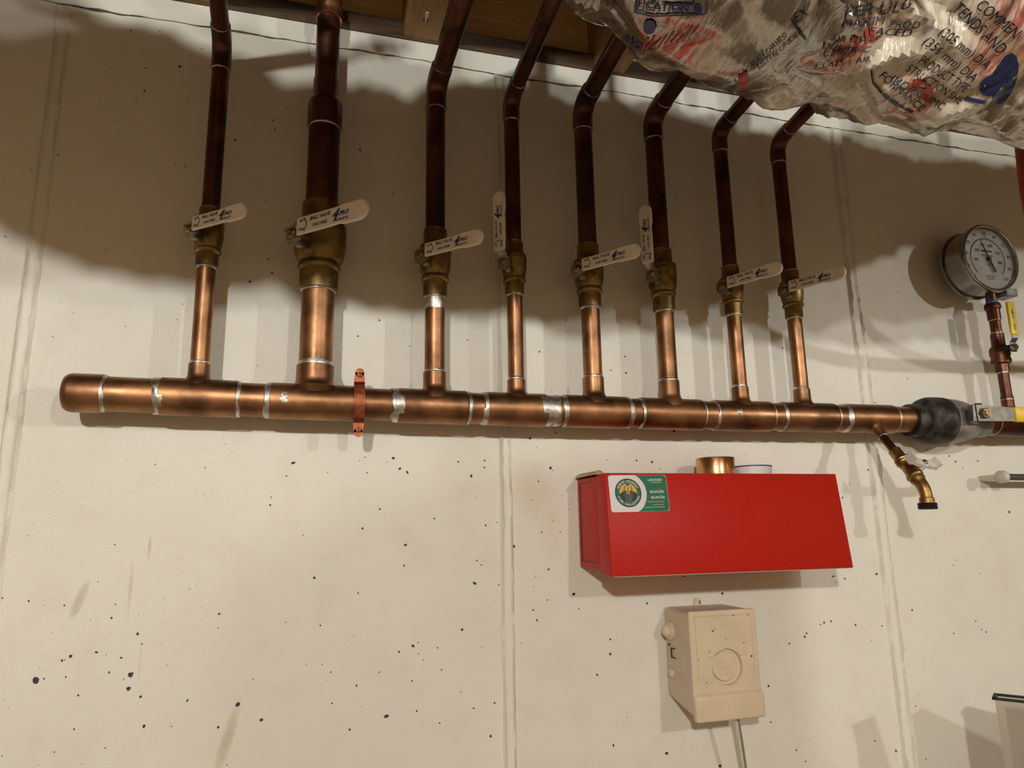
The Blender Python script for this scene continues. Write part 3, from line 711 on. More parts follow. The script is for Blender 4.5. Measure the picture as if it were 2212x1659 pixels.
def dtext(txt, size, x, z, bold=0):
    v2, f2 = text2d(txt, size, 0, bold, 'CENTER'); b.add([goff(x+p[0], yd, z-size*.33+p[1]) for p in v2], f2)
for i in range(11):
    a = R(225-27*i); dtext(str(i*10), .0105, GR*.79*math.cos(a), GR*.79*math.sin(a), .0002)
for i in range(1, 7):
    a = R(225-27*i*1.45); dtext(str(i*100), .0095, GR*.44*math.cos(a), GR*.44*math.sin(a), .0002)
dtext('0', .009, GR*.44*math.cos(R(225)), GR*.44*math.sin(R(225)))
av = []; af = []
for i in range(61):
    a = R(225-270*i/60)
    for rr in (.60, .625): av.append(goff(GR*rr*math.cos(a), yd, GR*rr*math.sin(a)))
    if i: af.append((2*i-2, 2*i-1, 2*i+1, 2*i))
b.add(av, af)
for i in range(51):
    a = R(225-5.4*i); l = .68 if i % 5 == 0 else .65; w = .004 if i % 5 == 0 else .0025
    ca, sa = math.cos(a), math.sin(a)
    b.add([goff(GR*(r1*ca-s*w*sa), yd, GR*(r1*sa+s*w*ca)) for r1, s in ((.60, -1), (l, -1), (l, 1), (.60, 1))], [(0, 1, 2, 3)])
for z, w, h in ((.24, .20, .05), (.115, .24, .016), (.085, .16, .014), (-.16, .10, .016), (-.20, .08, .014), (-.50, .15, .016), (-.55, .15, .016), (-.60, .12, .016)):
    b.add([goff(GR*x1, yd, GR*z1) for x1, z1 in ((-w, z-h/2), (w, z-h/2), (w, z+h/2), (-w, z+h/2))], [(0, 1, 2, 3)])
b.build('dial_print', M['cgrey'], dl, 0)
b = MB(); na = R(225-27*4.15); ca, sa = math.cos(na), math.sin(na)
npts = [(-.42, .035), (-.12, .030), (-.03, .022), (.25, .018), (.62, .003)]
vs = []
for y in (yd-.003, yd-.0038):
    vs += [goff(GR*(t*ca-w*sa), y, GR*(t*sa+w*ca)) for t, w in npts] + [goff(GR*(t*ca+w*sa), y, GR*(t*sa-w*ca)) for t, w in reversed(npts)]
n = 10; b.add(vs, [tuple(range(n)), tuple(range(2*n-1, n-1, -1))]+[(i, (i+1) % n, (i+1) % n+n, i+n) for i in range(n)])
b.lathe(goff(0, yd, 0), (0, -1, 0), [(0, .005), (.0045, .005), (.0055, .003)], 16); b.build('needle', M['black'], g, 30)
b = MB(); b.lathe((0, 0, 0), (0, 0, 1), [(-.004, .0095), (.006, .0095), (.006, .0115), (.017, .0115)], 6); b.lathe((0, 0, .016), (0, 0, 1), [(0, .010), (.05, .010)], 16); b.build('socket', M['brass'], g, 30)
b = MB(); b.lathe((0, 0, 0), (0, 0, 1), [(-.001, .0117), (.0005, .0127), (.004, .0125), (.0055, .0117)], 24, False); b.build('thread_tape', M['tape'], g)
b = MB(); b.box((.012, -.030, -.006+.018), (.044, .006, .030), .002); b.build('bottom_block', M['cast'], g, 30)

# ================================================================== drain cock
dv = Vector((0, -.62, -.78)).normalized(); D0 = Vector((1.103, PY, hz(1.1)))
dr = thing('drain_valve', D0+dv*.05, 'brass hose drain valve with white wing handle angled down from the header', 'valve')
def dl_(name, prof, mat, parent=None, seg=26):
    b = MB(); b.lathe((0, 0, 0), dv, [(t-.05, r) for t, r in prof], seg); return b.build(name, mat, parent or dr)
dl_('nipple', [(.045, .0080), (.100, .0080)], M['copper_shade_dark'])
b = MB(); ring(b, dv*.002, dv, .0082, .004, .0015, 3); b.build('solder_joint', M['solder'], dr)
b = MB(); b.lathe((0, 0, 0), dv, [(t-.05, r) for t, r in ((.092, .0082), (.092, .0118), (.112, .0118), (.113, .0135), (.118, .0145), (.121, .0128), (.124, .0145), (.128, .0120), (.138, .0115), (.150, .0125), (.156, .0155), (.160, .0158), (.163, .0135), (.168, .0140), (.172, .0118), (.178, .0112))], 28)
e0 = dv*(.176-.05); pts = [e0]
for i in range(1, 9):
    a = i/8; d = (dv*(1-a)+Vector((0, 0, -1))*a).normalized(); pts.append(pts[-1]+d*.0040)
b.sweep(pts, [.0112]*4+[.0108]*5, 24); e1 = pts[-1]
b.lathe(e1+Vector((0, 0, .003)), (0, 0, -1), [(0, .0110), (.001, .0128), (.010, .0128), (.0105, .0112)], 24)
b.build('body', M['brass_b'], dr)
b = MB(); pr = [(0, .0112)]
for i in range(5): pr += [(.001+i*.0022, .0158), (.0021+i*.0022, .0168), (.0030+i*.0022, .0158)]
b.lathe(e1+Vector((0, 0, -.0065)), (0, 0, -1), pr+[(.0125, .0150), (.0125, .011), (.004, .0105)], 28); b.build('hose_thread', M['castd'], dr)
# stem stands off the body towards the camera side and up; wing handle across it
sdv = Vector((.25, -.78, .57)).normalized(); s0 = dv*(.150-.05)
b = MB(); b.lathe(s0, sdv, [(.004, .0080), (.018, .0075), (.019, .0052), (.030, .0050)], 18); b.build('bonnet', M['brass_b'], dr)
bx = Vector((.97, .10, -.02)); bx = (bx-sdv*bx.dot(sdv)).normalized(); bz = bx.cross(sdv)
MW = Matrix((( bx.x, sdv.x, bz.x, 0), (bx.y, sdv.y, bz.y, 0), (bx.z, sdv.z, bz.z, 0), (0, 0, 0, 1))); MW = MW @ Matrix.Diagonal((1.38, 1.1, 1.3, 1)); MW.translation = s0+sdv*.024
b = MB(); b.lathe(s0+sdv*.018, sdv, [(0, .0095), (.012, .0092), (.013, .0075)], 20)
for s in (1, -1):
    b.prism([(s*.006, -.007), (s*.016, -.008), (s*.027, -.010), (s*.029, .003), (s*.014, .006), (s*.006, .006)], -.0035+.003, .006, MW)
    b.prism([(s*.024, -.010), (s*.028, -.010), (s*.030, .004), (s*.026, .004)], -.002, .014, MW)
wg = b.build('wing_handle', M['wing'], dr, 35)
b = MB(); b.lathe(s0+sdv*.030, sdv, [(0, .0052), (.003, .0052), (.005, .0032), (.0055, .001)], 16); b.build('screw', M['steel'], dr)

# ================================================================== red spare-head cabinet and what stands on it
rc = thing('red_cabinet', (.72, 0, 1.474), 'red enamelled steel cabinet screwed to the wall below the header', 'cabinet')
def cz(z): return z-1.474
xl, xr = .482, .938
b = MB(); b.box((xl-.72, -.112, cz(1.478)), (xr-.72, -.0005, cz(1.637)), .0015); bd = b.build('body', M['red'], rc, 30)
# cover: slightly splayed lid that overlaps the body
b = MB(); b.hull8([(xl-.72-.0012, -.098, cz(1.472)), (.953-.72, -.098, cz(1.472)), (.9535-.72, -.145, cz(1.469)), (.4825-.72, -.145, cz(1.469)),
                   (xl-.72-.0012, -.098, cz(1.6385)), (.953-.72, -.098, cz(1.6385)), (.9535-.72, -.125, cz(1.6392)), (.4850-.72, -.125, cz(1.6392))], .0016, 2); cv = b.build('cover', M['red'], rc, 30)
b = MB(); b.box((.4860-.72, -.1448, cz(1.4682)), (.950-.72, -.137, cz(1.4692))); b.build('bottom_edge', M['redlip'], cv, 0)
b = MB()
for lo, hi in (((-.0006, -.080, .151), (.0002, -.010, .1522)), ((-.0006, -.0135, .014), (.0002, -.0123, .150)), ((-.0006, -.085, .0125), (.0002, -.012, .0137))):
    b.box((xl-.72+lo[0], lo[1], lo[2]+cz(1.476)), (xl-.72+hi[0], hi[1], hi[2]+cz(1.476)))
b.build('fold_line', M['black'], bd, 0)
b = MB()
for i in range(16):
    t = i/15; b.lathe((xl-.72+.004, -.006-.09*t, cz(1.637)+.001), (0, 0, 1), [(0, .0085+.002*random.random()), (.003+.004*random.random(), .006), (.0055+.003*random.random(), .002)], 9)
b.build('foam_bead', M['foam'], rc, 50)
# business card stuck to the cover
def cover_pt(px, py):
    n = Vector((0, -1, .1177)).normalized(); p0 = Vector((.5, -.125, 1.6392)); d = ray(px, py); return CAM+d*((p0-CAM).dot(n)/d.dot(n))
c00 = cover_pt(1320.5, 1107); c10 = cover_pt(1447, 1104); c01 = cover_pt(1310.5, 1027)
ex = (c10-c00).normalized(); CW = (c10-c00).length; CHh = (c01-c00).length; en = Vector((0, -1, .1177)).normalized(); ex = (ex-en*ex.dot(en)).normalized(); ez = ex.cross(en); ez = -ez if ez.z < 0 else ez
card = thing('business_card', c00, 'white and green fire protection business card stuck on the red cabinet', 'card')
def cd_(name, polys, lift, mat, parent, texts=()):
    b = MB()
    for pl in polys: b.add([ex*(p[0]*CW)+ez*(p[1]*CHh)+en*lift for p in pl], [tuple(range(len(pl)))])
    for (txt, size, x, z, w, bold) in texts:
        v2, f2 = text2d(txt, size, 0, bold, 'RIGHT'); s = w*CW/width(v2)
        b.add([ex*(x*CW+p[0]*s)+ez*(z*CHh+p[1])+en*lift for p in v2], f2)
    return b.build(name, mat, parent, 0)
rr_ = .045
def rrect():
    pts = []
    for (cx_, cy_, a0) in ((1-rr_, rr_*1.6, -90), (1-rr_, 1-rr_*1.6, 0), (rr_, 1-rr_*1.6, 90), (rr_, rr_*1.6, 180)):
        for i in range(5): a = R(a0+22.5*i); pts.append((cx_+rr_*math.cos(a), cy_+rr_*1.6*math.sin(a)))
    return pts
b = MB(); pl = rrect(); n = len(pl)
b.add([ex*(p[0]*CW)+ez*(p[1]*CHh)+en*l for l in (.0004, .0009) for p in pl], [tuple(range(n)), tuple(range(2*n-1, n-1, -1))]+[(i, (i+1) % n, (i+1) % n+n, i+n) for i in range(n)])
bs = b.build('card_base', M['card'], card, 0)
asp = CW/CHh
gp_ = [(.995-.04, .004), (.995, .06), (.995, .94), (.955, .996)]
arc_ = []
for i in range(15):
    a = R(62-124*i/14); arc_.append((.30+.33*math.cos(a)*1.0, .5+.33*asp*math.sin(a)))
arc_ = [(p[0], max(.004, min(.996, p[1]))) for p in arc_]
cd_('green_panel', [gp_+arc_], .0011, M['cgreen'], bs)
def circ(cx_, cy_, r_, n=36, a0=0, a1=360): return [(cx_+r_*math.cos(R(a0+(a1-a0)*i/n)), cy_+r_*asp*math.sin(R(a0+(a1-a0)*i/n))) for i in range(n+(0 if a1-a0 == 360 else 1))]
LC = (.315, .515)
cd_('logo_disc', [circ(*LC, .225)], .0012, M['cgreen_d'], bs)
cd_('logo_ring', [circ(*LC, .205)], .00125, M['cgreen'], bs)
cd_('logo_field', [circ(*LC, .155)], .0013, M['cgreen_d'], bs)
cd_('logo_sun', [circ(LC[0], LC[1], .150, 20, 4, 176)+[(LC[0]+.149*t_/8, LC[1]-.03+.10*(1-(t_/8)**2)) for t_ in range(-8, 9)]], .0014, M['cyel'], bs)
cd_('logo_sprinkler', [[(.235, .76), (.395, .76), (.36, .80), (.27, .80)], [(.285, .76), (.345, .76), (.34, .70), (.29, .70)]]+
    [[(LC[0]+s*.045, .70), (LC[0]+s*.06, .70), (LC[0]+s*.075, .58), (LC[0]+s*.065, .46), (LC[0]+s*.045, .46), (LC[0]+s*.058, .58)] for s in (1, -1)]+
    [[(.25, .46), (.38, .46), (.38, .40), (.25, .40)], [(.26, .395), (.37, .395), (.375, .22), (.255, .22)]], .0015, M['cgrey'], bs)
cd_('logo_bulb', [[(.29, .69), (.34, .69), (.345, .48), (.285, .48)]], .0015, M['cpale'], bs)
cd_('logo_glass', [[(.307, .66), (.323, .66), (.323, .49), (.307, .49)]], .0016, M['cred'], bs)
b = MB()
def ringtext(txt, a0, a1, rad, size, flip):
    for i, ch in enumerate(txt):
        if ch == ' ': continue
        a = R(a0+(a1-a0)*(i/(len(txt)-1))); v2, f2 = text2d(ch, size, 0, .00008, 'CENTER')
        th = a-math.pi/2 if not flip else a+math.pi/2
        cx_, cz_ = LC[0]*CW+rad*CW*math.cos(a), LC[1]*CHh+rad*CW*math.sin(a)
        b.add([ex*(cx_+p[0]*math.cos(th)-(p[1]-size*.33)*math.sin(th))+ez*(cz_+p[0]*math.sin(th)+(p[1]-size*.33)*math.cos(th))+en*.00145 for p in v2], f2)
ringtext('NORTH COUNTRY', 152, 28, .182, .0058, False); ringtext('FIRE PROTECTION', 203, 337, .182, .0058, True)
b.build('logo_lettering', M['cwhite'], bs, 0)
cd_('lettering', [], .0013, M['cwhite'], bs, [('LANE EDDEN', .0056, .92, .83, .24, .0001), ('802-878-6098', .0060, .93, .50, .24, .0001), ('802-999-9583', .0060, .935, .345, .235, .0001)])
cd_('small_lettering', [[(.80, .78), (.90, .78), (.90, .80), (.72, .80), (.72, .78)], [(.83, .585), (.90, .585), (.90, .60), (.83, .60)], [(.85, .43), (.90, .43), (.90, .445), (.85, .445)],
    [(.63, .255), (.91, .255), (.91, .272), (.63, .272)], [(.72, .175), (.91, .175), (.91, .192), (.72, .192)], [(.56, .105), (.91, .105), (.91, .122), (.56, .122)]], .0013, M['cpale'], bs)

# copper cap ring and white roll on the cabinet
ZT = 1.6375
cc = thing('pipe_fitting', (.734, -.068, ZT), 'bright new copper pipe fitting standing on top of the red cabinet', 'fitting')
b = MB(); b.lathe((0, 0, 0), (0, 0, 1), [(0, .033), (.001, .0352), (.0335, .0356), (.0345, .0350), (.0345, .0325), (.004, .0325), (.004, .001)], 48); b.build('shell', M['copper_new'], cc)
b = MB()
for a in (-150, -118, -82, -60, -30): b.lathe((.0354*math.cos(R(a)), .0354*math.sin(R(a)), .020), (math.cos(R(a)), math.sin(R(a)), 0), [(0, .0012), (.0005, .001)], 8)
b.build('dimple', M['black'], cc, 0)
ro_ = thing('white_roll', (.812, -.068, ZT), 'white paper roll with thin blue rim lying on the red cabinet beside the copper cap', 'roll')
b = MB(); b.lathe((0, 0, 0), (0, 0, 1), [(0, .034), (.0005, .0360), (.0185, .0362), (.019, .035), (.019, .020), (.001, .020)], 40); b.build('core', M['card'], ro_)
b = MB(); b.lathe((0, 0, .0175), (0, 0, 1), [(0, .0362), (.0002, .0370), (.0022, .0370), (.0024, .0340)], 40, False); b.build('rim', M['blue'], ro_)

# ================================================================== beige wall box with its lead
bb = thing('beige_device_box', (.705, 0, 1.225), 'beige plastic device box with round recess mounted on the wall under the red cabinet', 'box')
def bz_(z): return z-1.225
x0, x1 = .640-.705, .772-.705
b = MB(); b.hull8([(x0+.001, -.098, bz_(1.2275)), (x1-.001, -.098, bz_(1.2275)), (x1-.002, -.001, bz_(1.2475)), (x0+.003, -.001, bz_(1.2475)),
                   (x0+.0005, -.098, bz_(1.4010)), (x1-.0005, -.098, bz_(1.4010)), (x1-.002, -.001, bz_(1.4020)), (x0+.003, -.001, bz_(1.4020))], .008, 4); body = b.build('housing', M['beige'], bb, 50)
# front cover: upper plate with raised rim, lower step standing proud
zb = 1.270
b = MB(); b.box((x0, -.1015, bz_(1.2245)), (x1, -.094, bz_(1.4030)), .0035, 3); fc = b.build('cover', M['beige_l'], bb, 50)
b = MB(); b.hull8([(x0-.0005, -.1075, bz_(1.2235)), (x1+.0015, -.1075, bz_(1.2235)), (x1+.0015, -.096, bz_(1.2255)), (x0-.0005, -.096, bz_(1.2255)),
                   (x0-.0005, -.1075, bz_(1.2640)), (x1+.0015, -.1075, bz_(1.2640)), (x1+.0015, -.096, bz_(1.2730)), (x0-.0005, -.096, bz_(1.2730))], .004, 3); b.build('lower_step', M['beige_l'], fc, 50)
b = MB(); w = .0016
for lo, hi in (((x0+.010, bz_(1.3935)), (x1-.010, bz_(1.3950))), ((x0+.010, bz_(1.288)), (x0+.0115, bz_(1.395))), ((x1-.0115, bz_(1.300)), (x1-.010, bz_(1.395)))):
    b.box((lo[0], -.1030, lo[1]), (hi[0], -.1010, hi[1]), .0006)
b.build('border_ridge', M['beige_l'], fc, 50)
dc = (x0+.068, -.1015, bz_(1.3085))
def cut(o, m):
    """subtract mesh builder m from object o"""
    c = m.build('cutter', None, bb); c.hide_render = True
    md = o.modifiers.new('cut', 'BOOLEAN'); md.object = c; md.solver = 'EXACT'
    bpy.context.view_layer.update(); dg = bpy.context.evaluated_depsgraph_get()
    me = bpy.data.meshes.new_from_object(o.evaluated_get(dg)); o.modifiers.clear(); me.polygons.foreach_set('use_smooth', [False]*len(me.polygons)); o.data = me
    bpy.data.objects.remove(c, do_unlink=True)
m = MB(); m.lathe((dc[0], -.0950, dc[2]), (0, -1, 0), [(0, .0290), (.0035, .0292), (.0080, .0305)], 48); cut(fc, m)
cut(body, MB().lathe((dc[0], -.0920, dc[2]), (0, -1, 0), [(0, .0300), (.0110, .0300)], 32))
b = MB(); b.lathe((dc[0], -.0925, dc[2]), (0, -1, 0), [(0, .0296), (.0015, .0296)], 40); dd = b.build('dial_recess', M['beige'], fc, 30)
b = MB(); b.lathe((dc[0]-.0042, -.0935, dc[2]+.0012), (0, -1, 0), [(.0, .0242), (.0056, .0242), (.0066, .0234)], 48); kb = b.build('dial_plate', M['beige_l'], dd, 30)
b = MB()
for z in (-.012, -.004, 0, .008): b.box((dc[0]-.020, -.1006, dc[2]+z), (dc[0]+.009, -.0998, dc[2]+z+.0007))
b.build('ridge', M['beige'], dd, 0)
for s in (-1, 1):
    b = MB(); b.box((dc[0]+s*.030-.007, -.1027, dc[2]+.0175), (dc[0]+s*.030+.007, -.1010, dc[2]+.0245), .0012); b.build('tab', M['beige_l'], fc, 40)
# embossed mark: a row of low raised bars
b = MB()
for i in range(8): b.box((x0+.038+i*.0062, -.1020, bz_(1.3765)), (x0+.0425+i*.0062, -.1012, bz_(1.3835)), .0004)
b.build('embossed_mark', M['beige_l'], fc, 40)
b = MB()
for (px, py, s) in ((1584, 1329, 4), (1540, 1363, 5), (1545, 1358, 3), (1568, 1382, 3), (1533, 1407, 3), (1624, 1417, 5), (1527, 1475, 3), (1607, 1388, 3), (1616, 1329, 3), (1509, 1425, 3)):
    p = onY(px, py, -.102); r_ = s*.00045
    b.prism([(p.x-.705+r_*math.cos(a*1.05)*random.uniform(.5, 1.3), p.z-1.225+r_*math.sin(a*1.05)*random.uniform(.4, 1.1)) for a in range(6)], -.1019, -.1010)
b.build('dirt_specks', M['grease'], fc, 0)
# knob, catch and slot on the left side, hanging eye on top
kz = onY(1426, 1362, -.02).z-1.225
b = MB(); b.lathe((x0+.004, -.028, kz), (-1, 0, 0), [(0, .0165), (.006, .0160), (.009, .0135), (.010, .0115), (.0125, .0112), (.0145, .0085), (.016, .0080), (.018, .004), (.0185, .001)], 28); b.build('knob', M['beige_l'], bb, 30)
b = MB(); b.box((x0-.004, -.034, kz-.080), (x0+.004, -.018, kz-.066), .003, 3); b.build('catch', M['beige_l'], bb, 40)
b = MB()
for lo, hi in (((-.042, -.046), (-.028, -.0445)), ((-.042, -.0302), (-.030, -.0287)), ((-.0295, -.046), (-.0283, -.0290)), ((-.0225, -.0265), (-.0195, -.0225))):
    b.box((x0-.0003, lo[0], kz+lo[1]), (x0+.0016, hi[0], kz+hi[1]))
b.build('slot', M['black'], bb, 0)
b = MB(); b.prism([(-.008, .0), (.008, .0), (.007, .009), (.003, .0125), (-.003, .0125), (-.007, .009)], -.006, -.001, Matrix.Translation((.715-.705, 0, bz_(1.4015)))); he = b.build('hanging_eye', M['beige_l'], bb, 30)
b = MB(); b.box((.7165-.705, -.0066, bz_(1.4040)), (.7185-.705, -.0055, bz_(1.4100))); b.build('eye_slot', M['black'], he, 0)
# twin lead: grey and white cores leaving the bottom of the box
cb = thing('power_lead', (.715, -.09, 1.224), 'thin grey and white lead hanging from the beige box', 'cable')
def lead(name, dx, mat, rr):
    pts = []
    for i in range(26):
        t = i/25; pts.append((dx+.016+.10*t-.02*t*t+.003*math.sin(t*7), .006+.045*min(1, t*2.2), .006-t*.55))
    b = MB(); b.sweep(pts, rr, 10); return b.build(name, mat, cb)
lead('grey_core', .0, M['cable_g'], .0023); lead('white_core', -.0042, M['cable'], .0021)

# ================================================================== clip with dark rod at the right edge
hk = thing('rod_clip', (1.44, -.052, 1.64), 'dark grey rod held by a white wall clip at the right edge', 'bracket')
b = MB(); b.lathe((-.004, 0, 0), (1, 0, 0), [(0, .011), (.002, .0135), (.014, .0135), (.016, .011)], 22); b.box((-.001, 0, -.006), (.010, .0515, .006), .002); b.build('clip', M['clip'], hk)
b = MB(); b.lathe((-.002, 0, 0), (1, 0, -.01), [(0, .0072), (.5, .0072)], 20); b.build('rod', M['rod'], hk)

# ================================================================== storage tote on a bench, lower right
wb = thing('workbench', (1.62, -.30, 0), 'wooden workbench along the wall under the frosted plastic holder', 'bench')
b = MB(); b.box((-.55, -.27, .955), (.75, .28, .99), .003); b.build('bench_top', M['bench'], wb, 0)
lg = None
for (x, y) in ((-.50, -.22), (-.50, .24), (.70, -.22), (.70, .24)):
    if lg is None: b = MB(); b.box((-.03, -.03, 0), (.03, .03, .955), .003); lg = b.build('leg', M['bench'], wb, 0); lg.location = (x, y, 0)
    else: c = link_copy(lg, wb); c.location = (x, y, 0)
tt = thing('plastic_holder', (1.172, -.2, .99), 'frosted plastic file holder with dark top edge at the lower right corner', 'holder', rot=(0, 0, math.atan2(-.8, .6)))
def shell(x0, x1, y0, y1, h, tp, th):
    m = MB()
    o = [(x0+tp, y0+tp, 0), (x1-tp, y0+tp, 0), (x1-tp, y1-tp, 0), (x0+tp, y1-tp, 0), (x0, y0, h), (x1, y0, h), (x1, y1, h), (x0, y1, h)]
    i = [(x0+tp+th, y0+tp+th, th), (x1-tp-th, y0+tp+th, th), (x1-tp-th, y1-tp-th, th), (x0+tp+th, y1-tp-th, th), (x0+th, y0+th, h), (x1-th, y0+th, h), (x1-th, y1-th, h), (x0+th, y1-th, h)]
    fs = [(3, 2, 1, 0), (0, 1, 5, 4), (1, 2, 6, 5), (2, 3, 7, 6), (3, 0, 4, 7)]
    fs += [(8, 9, 10, 11), (12, 13, 9, 8), (13, 14, 10, 9), (14, 15, 11, 10), (15, 12, 8, 11), (4, 5, 13, 12), (5, 6, 14, 13), (6, 7, 15, 14), (7, 4, 12, 15)]
    m.add(o+i, fs); return m
TX, TY = .40, .035
shell(0, TX, 0, TY, .252, .001, .0025).build('tub', M['tote'], tt, 0)
b = MB()
for lo, hi in (((-.004, -.004, .2505), (TX+.004, .003, .2545)), ((-.004, TY-.003, .2505), (TX+.004, TY+.004, .2545)), ((-.004, -.004, .2505), (.003, TY+.004, .2545)), ((TX-.003, -.004, .2505), (TX+.004, TY+.004, .2545))): b.box(lo, hi, .001)
b.build('rim', M['rubber'], tt, 0)
b = MB(); b.box((.012, .012, .006), (TX-.012, TY-.008, .236), .002); b.build('contents', M['totec'], tt, 30)

# ================================================================== tall tank added out of view to block one lamp
wh = thing('light_blocker_tank', (1.775, -1.573, 0), 'tall pale grey tank added unseen to block one lamp', 'blocker')
b = MB(); b.lathe((0, 0, 0), (0, 0, 1), [(0, .19), (.04, .20), (.045, .21), (1.96, .21), (1.99, .205), (2.02, .16), (2.035, .08), (2.04, .001)], 40); b.build('jacket', plain('grey_enamel', (.48, .47, .45), .4), wh)
for x in (-.09, .09):
    b = MB(); b.lathe((x, 0, 2.02), (0, 0, 1), [(0, .011), (.46, .011)], 16); b.build('pipe', M['copper'], wh)
b = MB(); b.box((-.07, -.222, .25), (.07, -.19, .45), .004); b.build('access_panel', M['lever'], wh, 30)

# ================================================================== wrapped flexible duct
DP = [(-.84, -1.10, 2.66), (-.80, -1.08, 2.50), (-.62, -1.02, 2.33), (-.35, -.95, 2.255), (-.05, -.87, 2.235), (.22, -.76, 2.205), (.45, -.675, 2.190), (.70, -.645, 2.192), (1.0, -.650, 2.210), (1.35, -.665, 2.265), (1.70, -.69, 2.385), (2.1, -.74, 2.41), (2.7, -.82, 2.41), (3.4, -.90, 2.41)]
DP = [Vector(p) for p in DP]
def cr(p0, p1, p2, p3, t): return .5*((2*p1)+(p2-p0)*t+(2*p0-5*p1+4*p2-p3)*t*t+(3*p1-p0-3*p2+p3)*t**3)
path = []
for i in range(len(DP)-1):
    a = DP[max(i-1, 0)]; d = DP[min(i+2, len(DP)-1)]
    for k in range(36): path.append(cr(a, DP[i], DP[i+1], d, k/36))
path.append(DP[-1])
# resample evenly
acc = [0]
for i in range(1, len(path)): acc.append(acc[-1]+(path[i]-path[i-1]).length)
NS, NT = 620, 170; TL = acc[-1]
def at(s):
    k = int(np.searchsorted(acc, s)); k = max(1, min(k, len(path)-1)); t = (s-acc[k-1])/max(1e-9, acc[k]-acc[k-1]); return path[k-1].lerp(path[k], t)
def s_of_x(x):
    lo, hi = 0, TL
    for _ in range(40):
        m_ = (lo+hi)/2
        if at(m_).x < x: lo = m_
        else: hi = m_
    return lo
PIN = [s_of_x(x) for x in (-.60, -.30, .02, .27, .60, .84, 1.10)]
PIN += [PIN[-1]+.3*k_ for k_ in range(1, 6)]
DR = .158
def drad(s, th, p):
    # pillows between the pinches, crumple folds on top
    j = int(np.searchsorted(PIN, s)); a = PIN[j-1] if j > 0 else -.2; c = PIN[j] if j < len(PIN) else TL+.2
    u = (s-a)/(c-a); pil = math.sin(math.pi*u)**.42 if 0 < u < 1 else 0
    r = DR*(.80+.225*pil)
    q = Vector((s*5.2, th*1.1, 0))
    r += .010*noise.noise(Vector((s*9, math.cos(th)*1.8, math.sin(th)*1.8)))
    f = 0
    w_ = .5*noise.noise(Vector((s*4, math.cos(th)*2, math.sin(th)*2)))
    for sc, am in ((.8, .026), (1.9, .009), (3.4, .0016)):
        n_ = noise.noise(Vector((s*17*sc+7+w_*3*sc+.5*math.sin(th), math.cos(th)*.95*sc, math.sin(th)*.95*sc)))
        f += am*(.55-abs(n_)*2.2)
    vd = noise.voronoi(Vector((s*10+w_, math.cos(th)*1.5, math.sin(th)*1.5)))[0]
    f += .024*(vd[1]-vd[0])
    return r+f*(.55+.6*(1-pil))-.010
vs = []; fs = []
b0 = Vector((0, 0, 1))
fr = []
for i in range(NS+1):
    s = TL*i/NS; p = at(s); t = (at(min(TL, s+.01))-at(max(0, s-.01))).normalized()
    bb_ = (b0-t*b0.dot(t)).normalized(); b0 = bb_; cc_ = t.cross(bb_); fr.append((p, bb_, cc_))
    for j in range(NT):
        th = 2*math.pi*j/NT; r_ = drad(s, th, p); vs.append(p+(bb_*math.cos(th)*(float(np.interp(p.x, (-.10, .04, 1.0, 1.65), (1.0, 1.62, 1.62, .5))) if math.cos(th) > 0 else 1)+cc_*math.sin(th))*r_)  # hidden top stretched upward to block light from the wall's top band
for i in range(NS):
    for j in range(NT):
        j2 = (j+1) % NT; fs.append((i*NT+j, i*NT+j2, (i+1)*NT+j2, (i+1)*NT+j))
fs += [tuple(range(NT-1, -1, -1)), tuple(range(NS*NT, (NS+1)*NT))]
bvh = BVHTree.FromPolygons([tuple(v) for v in vs], [f for f in fs if len(f) == 4])
def hit(px, py):
    d = ray(px, py).normalized(); h = bvh.ray_cast(CAM, d, 5); return h[0], h[1]
RED_SPOTS = []
for px, py, rad_, st_ in ((1440, 85, .060, 1.6), (1455, 105, .035, 1.4), (1860, 95, .030, 1.6), (1830, 130, .030, 1.3), (1965, 200, .050, 1.8), (1950, 245, .035, 1.4), (1600, 200, .025, 1.5), (2150, 130, .05, 1.2), (2180, 30, .05, 1.2), (1915, 30, .03, 1.1)):
    h = hit(px, py)[0]
    if h: RED_SPOTS.append((h.x, h.y, h.z, rad_, st_))
M['duct'] = duct_mat()
dt = thing('flexible_duct', (.7, -.645, 2.04), 'crumpled foil wrapped flexible air duct with printed lettering under the joists', 'duct')
b = MB(); b.add([v-Vector((.7, -.645, 2.04)) for v in vs], fs); b.build('jacket', M['duct'], dt, 22)
